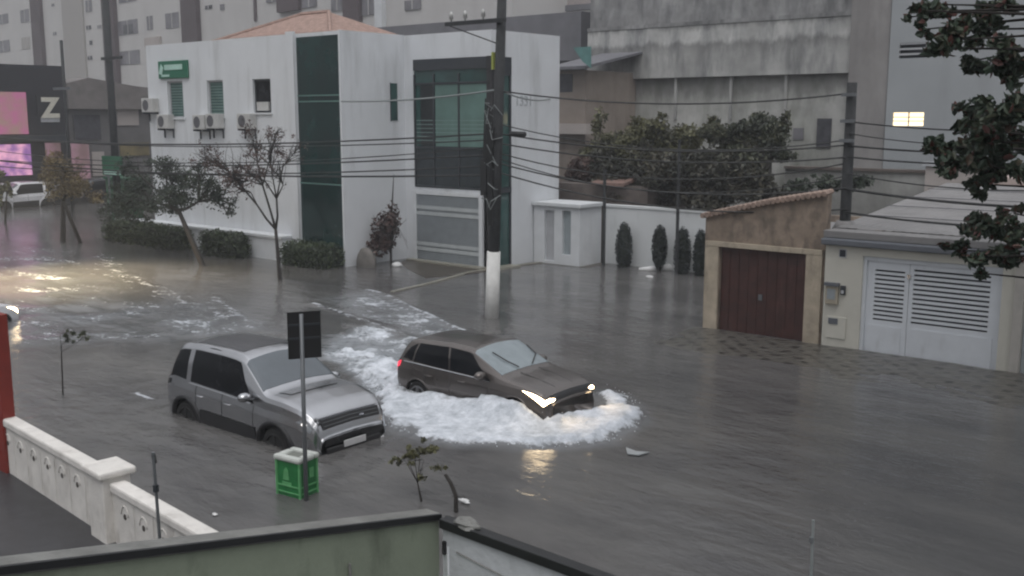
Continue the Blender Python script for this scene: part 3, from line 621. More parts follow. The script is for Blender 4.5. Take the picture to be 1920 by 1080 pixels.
# gate
gt = MB().box(-28.83, -28.66, RY - 0.16, RY - 0.04, -0.1, 2.72).box(-25.42, -25.25, RY - 0.16, RY - 0.04, -0.1, 2.72).box(-28.66, -25.42, RY - 0.16, RY - 0.04, 2.58, 2.72)
gto = gt.build('gate', M['white2'], CL, bevel=0.01)
gf = MB().box(-28.66, -25.42, RY - 0.10, RY - 0.08, 0.0, 2.58); gf.build('backing', M['gatefill'], gto)
gb = MB()
for k in range(38): gb.box(-28.66, -25.42, RY - 0.13, RY - 0.102, 0.06 + k * 0.066, 0.085 + k * 0.066)
gb.build('slats', mat('gate_slat', (0.33, 0.36, 0.38), 0.5, var=0.1), gto)
gb = MB()
for z in (0.42, 0.62, 1.80, 2.02): gb.box(-28.66, -25.42, RY - 0.15, RY - 0.131, z, z + 0.14)
gb.build('bands', M['gateband'], gto)
Bx('step', M['curb'], CL, -28.9, -25.0, RY - 0.5, RY - 0.17, -0.3, 0.07)
Bx('step', M['curb'], CL, EX - 0.02, EX + 0.5, RY - 0.2, 29.65, -0.3, 0.06)
# hipped tile roof behind the parapet
rf = MB(); e0, e1, f0, f1, zr = -44.3, -35.6, 30.3, 35.3, 10.25
a_, b_, c_, d_ = (e0, f0, 9.1), (e1, f0, 9.1), (e1, f1, 9.1), (e0, f1, 9.1); r0, r1 = (-40.6, 32.8, 10.35), (-38.6, 32.8, 10.35)
rf.quad(a_, b_, r1, r0); rf.quad(b_, c_, r1); rf.quad(c_, d_, r0, r1); rf.quad(d_, a_, r0); rf.box(e0 + .1, e1 - .1, f0 + .1, f1 - .1, 8.06, 9.09)
rfo = rf.build('roof', M['tile'], CL)
rg = MB().tube([r0, r1], 0.12, 6).tube([a_, r0], 0.1, 6).tube([b_, r1], 0.1, 6).tube([(e0, f0 - .02, 9.1), (e1, f0 - .02, 9.1)], 0.12, 6); rg.build('ridge_tiles', M['tile'], rfo)
# house number
def text(body, size, loc, rot, m, name, parent=None, ext=0.01, bold=0):
    cu = bpy.data.curves.new(name, 'FONT'); cu.body = body; cu.size = size; cu.extrude = ext; cu.align_x = 'CENTER'; cu.align_y = 'CENTER'
    o = bpy.data.objects.new(name, cu); col.objects.link(o); o.rotation_euler = rot; cu.materials.append(m)
    if bold: cu.offset = bold
    off = worldloc(parent) if parent is not None else Vector((0, 0, 0))
    bpy.context.view_layer.update(); mesh = bpy.data.meshes.new_from_object(o); bpy.data.objects.remove(o)
    o = bpy.data.objects.new(name, mesh); col.objects.link(o); o.rotation_euler = rot; o.location = Vector(loc) - off
    if parent is not None: o.parent = parent
    return o
p = PX(982, 190, EX); text('1331', 0.52, (EX + 0.01, p[1], p[2]), (R(90), 0, R(90)), mat('number_grey', (0.40, 0.42, 0.44), 0.6), 'house_number', CL)
# green wall sign, its lettering blurred beyond reading: pale strokes on green
S = empty('wall_sign', (-40.2, FY, 7.5)); tag(S, 'green sign board with pale lettering high on the white clinic wall', 'sign')
Bx('board', M['signgreen'], S, -41.25, -39.05, FY - 0.10, FY - 0.01, 7.14, 7.88, bevel=0.02)
sg = MB().box(-40.75, -39.4, FY - 0.115, FY - 0.102, 7.50, 7.72).prism([(-41.2, 7.36), (-41.0, 7.76), (-40.84, 7.60), (-40.95, 7.30)], 'y', FY - 0.118, FY - 0.102).box(-41.0, -40.4, FY - 0.115, FY - 0.102, 7.22, 7.31)
sg.build('lettering', M['signmint'], S)
# air conditioners
AC = empty('air_conditioner', (0, 0, 0))
MB().box(-0.42, 0.42, -0.34, 0.0, 0.0, 0.6).build('casing', M['acw'], AC, bevel=0.02)
fan = MB()
for k in range(24):
    a = 2 * math.pi * k / 24; a2 = a + 2 * math.pi / 24
    fan.quad((-0.1, -0.342, 0.3), (-0.1 + 0.24 * math.cos(a), -0.345, 0.3 + 0.24 * math.sin(a)), (-0.1 + 0.24 * math.cos(a2), -0.345, 0.3 + 0.24 * math.sin(a2)))
fan.build('fan_grille', M['acg'], AC)
for sx_ in (-0.36, 0.31): MB().prism([(-0.36, -0.002), (0.0, -0.002), (0.0, -0.4), (-0.05, -0.4), (-0.05, -0.09), (-0.36, -0.07)], 'x', sx_, sx_ + 0.05).build('bracket', M['frame'], AC)
acs = [(-41.9, 5.72, 'at the far left corner of the clinic'), (-40.75, 5.02, 'low under the first clinic window'), (-38.05, 5.0, 'left one of the pair under the middle window'), (-37.1, 5.05, 'right one of the pair under the middle window'), (-34.95, 5.05, 'below and left of the dark clinic window')]
for i, (x, z, l) in enumerate(acs):
    o = AC if i == 0 else copy_tree(AC)
    o.location = (x, FY - 0.01, z); tag(o, 'white air conditioner box ' + l, 'air conditioner', 'air conditioners on the clinic wall')
# plants by the clinic
hedge('long clipped hedge under the dark street tree left of the clinic', -44.4, -38.3, 24.0, 25.0, 0.95, 1, 'clipped hedges by the clinic', slope=-0.02)
hedge('short box hedge in the middle of the three clinic hedges', -36.9, -34.3, 24.0, 24.9, 0.95, 2, 'clipped hedges by the clinic')
hedge('clipped hedge at the foot of the green glass strip', -31.9, -29.35, 24.2, 25.35, 0.9, 3, 'clipped hedges by the clinic')
# brown potted shrub with a tall stem
pb = empty('potted_shrub', (-28.5, 26.9, 0)); tag(pb, 'brown withered shrub with one tall stem against the white clinic wall', 'shrub')
mb = MB().tube([(-28.5, 26.9, -0.3), (-28.45, 26.9, 1.2), (-28.4, 26.95, 2.4), (-28.35, 27.0, 3.4)], [0.05, 0.04, 0.03, 0.01], 6)
rg_ = random.Random(5)
for _ in range(26):
    a = rg_.uniform(0, 6.28); r = rg_.uniform(0.25, 0.75); mb.tube([(-28.5, 26.9, 0.5), (-28.5 + r * .5 * math.cos(a), 26.9 + r * .5 * math.sin(a), 1.4), (-28.5 + r * math.cos(a), 26.9 + r * math.sin(a), rg_.uniform(0.6, 2.2))], [0.02, 0.015, 0.006], 4)
mb.build('stems', M['bark'], pb)
lm, t = leaves([(-28.7, 26.8, 1.25, 0.55, 0.5, 0.75), (-28.45, 26.95, 1.7, 0.3, 0.35, 0.7), (-28.9, 26.7, 0.75, 0.5, 0.4, 0.45)], 1500, 0.09, 6, surf=0.1); lm.build('leaves', M['leafbrown'], pb, tint=t)
o = MB().sphere((-28.75, 25.9, 0.12), (0.5, 0.22, 0.62), 16, 12, 0.03).build('round_stone', mat('mossy_stone', (0.14, 0.13, 0.12), 0.85, var=0.35, scale=3, bump=0.5), smooth=True)
tag(o, 'upright rounded dark stone at the foot of the clinic side wall', 'stone')
o = MB().sphere((-28.0, 26.75, 0.05), (0.2, 0.2, 0.12), 12, 8, 0.1).build('plastic_bag', M['floatwhite'], smooth=True); tag(o, 'small pale bag under the brown withered shrub', 'bag')

# ---------------------------------------------------------------- gatehouse and boundary wall
GH = empty('gatehouse', (-23.5, 31.6, 0)); tag(GH, 'small white flat roofed gatehouse with two narrow doors beside the clinic', 'gatehouse')
w = MB(); w.wall(-24.85, -22.7, -0.36, 2.2, 31.0, 31.2, [(-24.35, -23.88, 0.12, 2.04), (-23.5, -23.1, 0.4, 2.06)])
w.box(-22.9, -22.7, 31.2, 32.4, -0.36, 2.2)
w.build('wall', M['white2'], GH)
Bx('door', M['lgrey'], GH, -24.35, -23.88, 31.12, 31.16, 0.12, 2.04); Bx('window', mat('frosted_pane', (0.30, 0.34, 0.36), 0.3), GH, -23.5, -23.1, 31.12, 31.16, 0.4, 2.06)
Bx('roof', M['white2'], GH, -24.86, -22.58, 30.88, 32.48, 2.203, 2.33, bevel=0.01)
BW = MB().box(-22.69, -10.3, 32.5, 32.7, -0.36, 2.16).box(-22.69, -10.3, 32.46, 32.74, 2.163, 2.25)
tag(BW.build('boundary_wall', mat('white_wall_paint', (0.62, 0.64, 0.65), 0.8, var=0.06, scale=0.9, stain=((0.3, 0.32, 0.3), 0.5, (1.2, 0.5), 0.56, 1.2))), 'long white boundary wall behind the dark clipped cypresses', 'wall')
for i, (px, ph, ty, l) in enumerate([(1170, 0.30, 418, 'leftmost of the dark clipped cypresses, ragged on its left side'), (1237, 0.27, 424, 'smooth oval cypress standing just behind the white floating pipe'), (1280, 0.30, 428, 'third dark cypress from the left, beside the thin dark post'), (1314, 0.26, 432, 'last dark cypress, half hidden by the old tan garage')]):
    X = PY(px, 460, 32.0)[0]; zt = PY(px, ty, 32.0)[2]; c = empty('cypress', (X, 32.0, 0)); tag(c, l, 'shrub', 'clipped cypresses along the white wall')
    MB().tube([(X, 32, -0.36), (X, 32, 0.5)], 0.06, 6).build('stem', M['bark'], c)
    lo = 0.10 if i == 1 else -0.25
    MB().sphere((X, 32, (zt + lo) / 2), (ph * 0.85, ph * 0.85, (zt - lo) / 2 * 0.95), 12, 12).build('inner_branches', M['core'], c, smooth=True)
    lm, t = leaves([(X, 32, (zt + lo) / 2, ph, ph, (zt - lo) / 2)], 1500, 0.045, 40 + i, surf=0.86); lm.build('foliage', M['leafcyp'], c, tint=t)
for px, y0, l in ((1130, 318, 'thin dark post at the corner of the gatehouse'), (1268, 262, 'thin dark post rising among the cypresses')):
    X = PY(px, 400, 31.6)[0]; zt = PY(px, y0, 31.6)[2]
    o = MB().tube([(X, 31.7, -0.36), (X, 31.7, zt)], 0.06, 8).build('metal_post', M['pole']); tag(o, l, 'post')
# floating white pipe
a = G(1198, 507); b_ = G(1258, 506)
o = MB().tube([(a[0], a[1], 0.03), (a[0] * .6 + b_[0] * .4, a[1] * .6 + b_[1] * .4 - .05, 0.04), (b_[0] - .1, b_[1] - .1, 0.05), (b_[0], b_[1] + .1, 0.12)], [0.07, 0.12, 0.15, 0.16], 8).build('white_pipe', M['floatwhite'], smooth=True); tag(o, 'white pipe floating on the water below the cypresses', 'pipe')
a = G(1218, 520); o = MB().sphere((a[0], a[1], 0.02), (0.14, 0.1, 0.05), 8, 6, 0.2).build('floating_cup', M['floatwhite']); tag(o, 'small white cup floating below the white pipe', 'litter')

# ---------------------------------------------------------------- garden behind the wall
def gardentree(label, base, fork, cl, lm, n, ls, seed, **k): return tree(label, base, fork, cl, lm, n, ls, seed, name='garden_tree', group='trees in the walled garden', **k)
def clY(l, Y, dy=1.0):
    out = []
    for (px, py, rx, ry) in l:
        p = PY(px, py, Y); s = math.hypot(p[0], p[1]) / CF; out.append((p[0], Y + random.uniform(-.5, .5) * dy, p[2], rx * s, rx * s * 0.8, ry * s))
    return out
b = PY(1435, 380, 35)
gardentree('broad green tree at the right of the walled garden', (b[0], 35, 0.3), (PY(1440, 300, 35)[0], 35, PY(1440, 300, 35)[2]), clY([(1380, 262, 38, 30), (1420, 238, 30, 26), (1448, 262, 28, 36), (1400, 300, 40, 26), (1462, 236, 14, 18), (1350, 250, 28, 20), (1465, 290, 18, 14)], 35), 'leafmid', 14000, 0.08, 51, tr=0.2, twigs=2)
b = PY(1240, 380, 35.5)
gardentree('tall olive green tree in the middle of the walled garden', (b[0], 35.5, 0.3), (PY(1245, 320, 35.5)[0], 35.5, PY(1245, 320, 35.5)[2]), clY([(1215, 252, 42, 26), (1265, 262, 36, 28), (1180, 280, 42, 22), (1235, 296, 60, 26), (1300, 258, 26, 24), (1240, 235, 26, 14), (1325, 240, 16, 26)], 35.5), 'leafolive', 15000, 0.08, 52, tr=0.15, twigs=2)
b = PY(1135, 380, 36)
gardentree('loose yellowish vine tree beside the tan house', (b[0], 36, 0.3), (PY(1135, 330, 36)[0], 36, PY(1135, 330, 36)[2]), clY([(1130, 270, 28, 18), (1160, 262, 26, 16), (1110, 292, 22, 16), (1110, 230, 12, 30), (1150, 300, 40, 18)], 36), 'leafolive', 5000, 0.08, 53, tr=0.1, twigs=2)
b = PY(1300, 380, 34.3)
gardentree('low dark bushy tree behind the white garden wall', (b[0], 34.3, 0.3), (PY(1290, 360, 34.3)[0], 34.3, PY(1290, 360, 34.3)[2]), clY([(1180, 335, 40, 30), (1240, 345, 44, 34), (1300, 330, 50, 40), (1360, 345, 46, 34), (1410, 350, 40, 26), (1160, 350, 40, 24), (1330, 300, 36, 26), (1450, 365, 30, 14), (1200, 300, 40, 30), (1260, 310, 40, 30), (1150, 320, 40, 30), (1380, 320, 40, 34), (1420, 335, 36, 30), (1220, 370, 60, 22), (1330, 372, 60, 20)], 34.3), 'leafunder', 24000, 0.09, 54, tr=0.12, twigs=1)
b = PY(1095, 370, 34.8)
gardentree('brownish tangled bush left end of the walled garden', (b[0], 34.8, 0.3), (PY(1090, 360, 34.8)[0], 34.8, PY(1090, 360, 34.8)[2]), clY([(1075, 320, 26, 26), (1110, 320, 30, 26), (1085, 350, 34, 20), (1130, 355, 30, 18)], 34.8), 'leafbrown', 6500, 0.085, 55, tr=0.08, twigs=2)
p = PY(1100, 335, 34.0); sd = empty('garden_shed', (p[0], 34.2, 0)); tag(sd, 'low brown shed with a small red tiled roof behind the gatehouse', 'shed')
Bx('wall', M['oldbrown'], sd, -26.2, -21.3, 33.4, 36.2, -0.36, 2.9)
MB().prism([(33.1, 2.9), (36.4, 3.5), (36.4, 3.6), (33.1, 3.02)], 'x', -23.7, -22.2).build('roof', mat('shed_tile', (0.20, 0.13, 0.11), 0.85, var=0.3, scale=5), sd)
ph = empty('tan_house', (-27, 38, 0)); tag(ph, 'narrow tan old house with dark eaves between clinic and concrete building', 'house')
Y = 38; x0 = PY(1040, 200, Y)[0]; x1 = PY(1098, 200, Y)[0]; z0 = PY(1080, 232, Y)[2]; z1 = PY(1080, 132, Y)[2]
Bx('wall', mat('tan_house_render', (0.27, 0.23, 0.20), 0.85, var=0.15, scale=1, stain=((0.16, 0.13, 0.11), 0.6, (1.5, 0.3), 0.5, 1)), ph, x0, x1, Y, Y + 4, -0.36, z1)
Bx('ledge', M['beige'], ph, x0, x1 + 0.4, Y - 0.5, Y - 0.003, z0 - 0.45, z0)
MB().prism([(Y - 0.7, z1 + 0.02), (Y + 4, z1 + 0.9), (Y + 4, z1 + 1.0), (Y - 0.7, z1 + 0.15)], 'x', x0, x1 + 0.5).build('roof', M['greyroof'], ph)
pane = PY(1062, 160, Y); Bx('window', M['aptdark'], ph, pane[0] - 0.35, pane[0] + 0.35, Y - 0.03, Y - 0.004, pane[2] - 0.3, pane[2] + 0.5)
tp = MB(); q0 = PY(1085, 90, 37.4); q1 = PY(1118, 88, 37.4); q2 = PY(1108, 128, 37.0); q3 = PY(1092, 115, 37.0)
tp.prism([(q0[0], q0[2]), (q1[0], q1[2]), (q2[0], q2[2]), (q3[0], q3[2])], 'y', 37.0, 37.03)
tag(tp.build('tarpaulin', M['tarp']), 'faded green tarpaulin hanging beside the tan house roof', 'tarpaulin')

# ---------------------------------------------------------------- old tan garage
GA = empty('old_garage', (-11.8, 24, 0)); tag(GA, 'old stained tan garage with brown door and sloping tile topped front', 'garage')
w = MB()
w.prism([(-13.5, 2.36), (-10.22, 2.36), (-10.22, 3.66), (-11.76, 3.36), (-13.5, 2.94)], 'y', 24.0, 24.25)
w.box(-13.5, -13.06, 24.0, 24.25, -0.36, 2.36).box(-10.68, -10.22, 24.0, 24.25, -0.36, 2.36).box(-13.06, -10.68, 24.0, 24.25, 2.2, 2.36)
w.box(-13.5, -13.3, 24.25, 31, -0.36, 2.5).box(-10.4, -10.22, 24.25, 31, -0.36, 2.5).box(-13.5, -10.22, 31, 31.2, -0.36, 2.5)
w.build('wall', M['tan'], GA)
Bx('pillar', M['tanside'], GA, -13.46, -13.07, 23.94, 23.998, -0.36, 2.19)
Bx('pillar', M['tanside'], GA, -10.67, -10.26, 23.94, 23.998, -0.36, 2.19)
Bx('lintel', M['tanside'], GA, -13.46, -10.26, 23.93, 23.997, 2.195, 2.33, bevel=0.01)
dr = MB().box(-13.05, -10.69, 24.1, 24.14, -0.36, 2.19).build('door', M['brown'], GA)
dp_ = MB()
for k in range(9): dp_.box(-13.04 + k * 0.262, -12.99 + k * 0.262 + 0.19, 24.088, 24.098, -0.3, 2.17)
dp_.build('door_boards', M['brown'], dr); MB().box(-11.95, -11.85, 24.04, 24.07, 0.9, 1.05).build('handle', M['galv'], dr)
tl = MB(); N_ = 26
for k in range(N_):
    t0 = k / N_; x = -13.55 + 3.4 * t0; z = 2.96 + (0.43 * min(1, (x + 13.5) / 1.74)) + max(0, (x + 11.76)) * 0.19
    tl.tube([(x, 23.9, z + 0.02), (x, 24.35, z + 0.06)], 0.072, 6)
tl.build('coping_tiles', mat('pale_worn_tile', (0.30, 0.22, 0.18), 0.8, var=0.4, scale=8), GA)
MB().prism([(24.4, 2.5), (31.1, 2.2), (31.1, 2.3), (24.4, 2.6)], 'x', -13.45, -10.25).build('roof', M['fibre'], GA)

# ---------------------------------------------------------------- cream garage house
CR = empty('cream_house', (-8, 23.8, 0)); tag(CR, 'cream fronted house with white louvred garage gates and fibre cement roof', 'house')
w = MB(); w.wall(-10.12, -5.86, -0.36, 2.50, 23.8, 24.05, [(-9.20, -6.12, -0.36, 2.30)])
w.box(-10.12, -9.95, 24.05, 32, -0.36, 2.5)
w.build('wall', M['cream'], CR)
Bx('gutter', M['metalgrey'], CR, -10.2, -5.7, 23.66, 24.0, 2.503, 2.66, bevel=0.03)
Bx('roof_ledge', M['fibre'], CR, -10.2, -5.0, 23.8, 24.5, 2.663, 2.84, bevel=0.02)
rf = MB(); nn_ = 560; xa, xb = -10.15, 4.5
for k in range(nn_):
    x = xa + (xb - xa) * k / nn_; x2 = xa + (xb - xa) * (k + 1) / nn_; h1 = 0.005 * math.sin(x * 2 * math.pi / 0.22); h2 = 0.005 * math.sin(x2 * 2 * math.pi / 0.22)
    rf.quad((x, 24.4, 2.86 + h1), (x2, 24.4, 2.86 + h2), (x2, 32.5, 3.55 + h2), (x, 32.5, 3.55 + h1))
rfo = rf.build('roof', M['fibre'], CR, smooth=True)
sh = MB()
for k in range(1, 5): sh.box(xa, xb, 24.4 + k * 1.62 - 0.02, 24.4 + k * 1.62, 2.9 + k * 0.138, 2.925 + k * 0.138)
sh.build('sheet_laps', mat('lap_shadow_sheet', (0.20, 0.20, 0.21), 0.8), rfo)
Bx('wall', M['cream'], CR, -10.0, 4.4, 32.3, 32.48, 1.0, 3.5)
def louvre(name, x0, x1, lx0, lx1, zb, zt, n):
    g = empty(name, (x0, 23.9, 0)); g.parent = CR; g.location = Vector((x0, 23.9, 0)) - CR.location
    m = MB().box(x0, x1, 23.9, 23.94, -0.3, zb).box(x0, x1, 23.9, 23.94, zt, 2.29).box(x0, lx0, 23.9, 23.94, zb, zt).box(lx1, x1, 23.9, 23.94, zb, zt)
    m.box(x0 + .12, x1 - .12, 23.885, 23.898, -0.3, zb - 0.12)
    o = m.build('panel', M['gw'], g)
    Bx('backing', M['slot'], g, lx0, lx1, 23.97, 23.98, zb, zt)
    s = MB(); st = (zt - zb) / n
    for k in range(n):
        z = zb + k * st; s.prism([(23.895, z + 0.0), (23.945, z + st * 0.5), (23.955, z + st * 0.5), (23.905, z)], 'x', lx0, lx1) if False else s.box(lx0, lx1, 23.9, 23.93, z + st * 0.42, z + st * 1.0)
    s.build('louvre_slats', M['gw'], g)
M['gw'] = mat('gate_white_blue', (0.65, 0.68, 0.72), 0.5, var=0.05, stain=((0.35, 0.35, 0.35), 0.35, (2, 0.6), 0.57, 2))
louvre('gate_leaf', -9.18, -8.14, -8.93, -8.24, 0.80, 2.06, 12)
louvre('gate_leaf', -8.13, -6.14, -8.04, -6.38, 0.82, 2.14, 12)
Bx('gate_frame', M['gw'], CR, -9.198, -6.122, 23.86, 23.898, 2.2, 2.295); Bx('gate_frame', M['gw'], CR, -9.2, -9.12, 23.85, 23.898, -0.3, 2.2); Bx('handle', M['chrome'], CR, -8.17, -8.10, 23.85, 23.88, 1.85, 1.95)
vb = Bx('vent_block', M['lgrey'], CR, -9.78, -9.60, 23.78, 23.798, 2.22, 2.42); Bx('vent_hole', M['slot'], vb, -9.76, -9.62, 23.775, 23.779, 2.24, 2.40)
# gas/meter boxes
mbx = empty('meter_box', (-9.9, 23.8, 1.3)); tag(mbx, 'beige meter box with dark hood on the cream wall', 'meter box')
Bx('casing', mat('meter_beige', (0.36, 0.32, 0.25), 0.6, var=0.2), mbx, -10.05, -9.74, 23.72, 23.796, 1.08, 1.52, bevel=0.01); Bx('hood', M['metalgrey'], mbx, -10.07, -9.72, 23.68, 23.796, 1.523, 1.60)
Bx('pane', M['gatefill'], mbx, -10.0, -9.8, 23.712, 23.718, 1.2, 1.45)
it = empty('intercom', (-9.6, 23.8, 1.4)); tag(it, 'small dark intercom right of the beige meter box', 'intercom'); Bx('casing', M['frame'], it, -9.69, -9.57, 23.74, 23.796, 1.33, 1.55, bevel=0.01); Bx('button_panel', M['lgrey'], it, -9.66, -9.6, 23.73, 23.738, 1.36, 1.44)
lb = empty('letter_box', (-9.75, 23.8, .6)); tag(lb, 'pale letter box with a dark slot low on the cream wall', 'letter box'); Bx('casing', M['cream'], lb, -10.0, -9.52, 23.77, 23.796, 0.25, 0.78, bevel=0.01); Bx('slot', M['metalgrey'], lb, -9.95, -9.72, 23.75, 23.768, 0.60, 0.74)
# next property
NG = empty('neighbour_gate', (-5.2, 23.8, 0)); tag(NG, 'plain grey white gate at the right edge beside the cream house', 'gate')
Bx('pillar', mat('grey_pillar', (0.42, 0.40, 0.37), 0.8), NG, -5.855, -5.66, 23.74, 24.05, -0.36, 2.45); nb = MB()
for k in range(16): nb.box(-5.65 + k * 0.3, -5.65 + k * 0.3 + 0.27, 23.9, 23.94, -0.3, 2.3)
nb.build('panel', mat('grey_gate_sheet', (0.40, 0.44, 0.46), 0.5), NG); Bx('top_rail', M['lgrey'], NG, -5.65, -0.5, 23.86, 23.96, 2.3, 2.4)
# low roofs behind
lw = empty('rooftop_house', (-11, 36, 0)); tag(lw, 'low pale house with flat parapet behind the fibre cement roof', 'house')
p0 = PY(1768, 345, 36); p1 = PY(1862, 315, 36); Bx('wall', M['beige'], lw, p0[0] - 0.6, p1[0], 36, 40, -0.36, p1[2]); Bx('parapet', M['lgrey'], lw, p0[0] - 0.7, p1[0] + .1, 35.9, 36.1, p1[2] + .003, p1[2] + 0.15)
lw2 = empty('rooftop_house', (-8, 34, 0)); tag(lw2, 'pinkish low house at the right edge behind the leaves', 'house')
p0 = PY(1850, 372, 34); p1 = PY(1990, 338, 34); Bx('wall', mat('pink_render', (0.46, 0.38, 0.35), 0.8), lw2, p0[0], p1[0] + 3, 34, 38, -0.36, p1[2]); Bx('window', M['aptdark'], lw2, p0[0] + 1.3, p0[0] + 1.7, 33.96, 33.99, p1[2] - 0.7, p1[2] - 0.1)
lw3 = empty('garden_wall', (-14, 36.5, 0)); tag(lw3, 'low stained wall below the big concrete building', 'wall')
p0 = PY(1470, 360, 37); p1 = PY(1690, 318, 37); Bx('wall', M['conc2'], lw3, p0[0], p1[0] + 1.0, 37, 37.3, -0.36, p1[2] - 0.1); Bx('coping', M['oldbrown'], lw3, p0[0], p1[0] + 1.0, 36.9, 37.4, p1[2] - 0.097, p1[2])
gardentree('small dark shrub between the concrete building and the tan garage', (PY(1540, 370, 35)[0], 35, 0), (PY(1540, 350, 35)[0], 35, 2.6), clY([(1500, 350, 24, 14), (1540, 345, 24, 16), (1580, 348, 24, 12), (1620, 338, 26, 10)], 35), 'leafdark', 1500, 0.1, 60, tr=0.06)

# ---------------------------------------------------------------- concrete building
CO = empty('concrete_building', (-23, 42, 0)); tag(CO, 'huge rain stained bare concrete building with a projecting upper storey', 'building')
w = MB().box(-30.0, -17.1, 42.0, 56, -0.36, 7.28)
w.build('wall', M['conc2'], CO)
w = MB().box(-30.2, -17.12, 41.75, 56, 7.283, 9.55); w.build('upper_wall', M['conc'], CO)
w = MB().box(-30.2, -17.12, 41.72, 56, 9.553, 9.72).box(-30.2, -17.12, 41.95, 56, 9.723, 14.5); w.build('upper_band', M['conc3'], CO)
Bx('pilaster', mat('brown_grey_pilaster', (0.27, 0.26, 0.255), 0.9, var=0.2, scale=0.6, stain=((0.15, 0.14, 0.14), 0.7, (1, 0.2), 0.45, 0.7)), CO, -17.1, -15.5, 41.6, 56, -0.36, 14.5)
rb = MB()
for x in (-28.2, -25.4, -22.6, -20.0): rb.box(x, x + 0.12, 41.9, 41.998, 5.4, 7.28)
rb.build('ribs', M['conc'], CO)
p0 = PY(1533, 222, 41.98); p1 = PY(1557, 278, 41.98); Bx('window', M['aptdark'], CO, p0[0], p1[0], 41.95, 41.998, p1[2], p0[2])
p0 = PY(1488, 240, 41.98); p1 = PY(1506, 262, 41.98); Bx('window', M['aptwin'], CO, p0[0], p1[0], 41.95, 41.998, p1[2], p0[2])
RW = empty('grey_building', (-8, 41.5, 0)); tag(RW, 'tall plain grey blue building with one lit window at right', 'building')
p0 = PY(1674, 211, 41.5); p1 = PY(1731, 236, 41.5); q0 = PY(1687, 81, 41.5); q1 = PY(1735, 108, 41.5)
MB().wall(-15.45, 12, -0.36, 15, 41.5, 41.75, [(p0[0], p1[0], p1[2], p0[2]), (q0[0], q1[0], q1[2], q0[2])]).box(-15.45, -15.25, 41.75, 56, -0.36, 15).box(-15.45, 12, 56, 56.2, -0.36, 15).box(-15.2, 12, 41.76, 56, 14.5, 14.7).build('wall', M['grey'], RW)
wn = Bx('window', M['warmwin'], RW, p0[0], p1[0], 41.62, 41.66, p1[2], p0[2])
fr = MB(); mx_ = (p0[0] + p1[0]) / 2; fr.box(mx_ - .02, mx_ + .02, 41.57, 41.615, p1[2], p0[2])
for z in (0.33, 0.62): fr.box(p0[0], p1[0], 41.575, 41.612, p1[2] + z * (p0[2] - p1[2]), p1[2] + z * (p0[2] - p1[2]) + 0.03)
fr.build('frame', M['beige'], wn)
vt = Bx('vent_opening', M['slot'], RW, q0[0], q1[0], 41.66, 41.7, q1[2], q0[2]); vs = MB()
for k in range(3): z = q1[2] + 0.12 + k * 0.2; vs.box(q0[0], q1[0], 41.52, 41.6, z, z + 0.07)
vs.build('vent_slats', M['lgrey'], vt)

# ---------------------------------------------------------------- background
DW = empty('warehouse', (-48, 60, 0)); tag(DW, 'long low warehouse with pale pinkish fascia behind the clinic', 'building')
Bx('wall', M['concd'], DW, -52.5, -31, 60, 75, -0.36, 11.95); Bx('fascia', mat('pink_grey_fascia', (0.36, 0.32, 0.31), 0.8), DW, -53, -31, 59.7, 60.0, 13.2, 16.0)
Bx('fascia', M['apt'], DW, -52.5, -42, 59.6, 60.0, 12.0, 12.75); Bx('gutter', M['greyroof'], DW, -53, -31, 59.5, 60, 12.78, 13.18)
for k in range(4): Bx('window', M['aptwin'], DW, -50.6 + k * 2.5, -49.8 + k * 2.5, 59.55, 59.595, 12.1, 12.6)
Bx('wall', M['concd'], DW, -42.3, -30.3, 48, 59.4, -0.36, 10.9)
PH = empty('pale_house', (-62, 58, 0)); tag(PH, 'pale pinkish house with grey flat roof behind the clinic roof', 'house')
p0 = PY(745, 45, 58); p1 = PY(935, 5, 58); Bx('wall', M['beige'], PH, p0[0] - 1, p1[0], 58, 64, -0.36, 15.5)
Bx('roof_band', M['white2'], PH, p0[0] - 1, p1[0], 57.7, 57.997, 11.9, 12.9); 
for px in (770, 815, 868, 905): q = PY(px, 20, 57.9); Bx('window', M['aptwin'], PH, q[0] - .5, q[0] + .5, 57.9, 57.997, 13.2, 14.2)
gr = empty('low_flat_roof', (-47, 46, 0)); tag(gr, 'dark grey flat roof seen just over the clinic parapet', 'roof')
p0 = PY(700, 60, 44); p1 = PY(1060, 60, 44); Bx('slab', M['greyroof'], gr, p0[0], p1[0] + 1, 44, 52, 8.4, PY(800, 44, 44)[2])
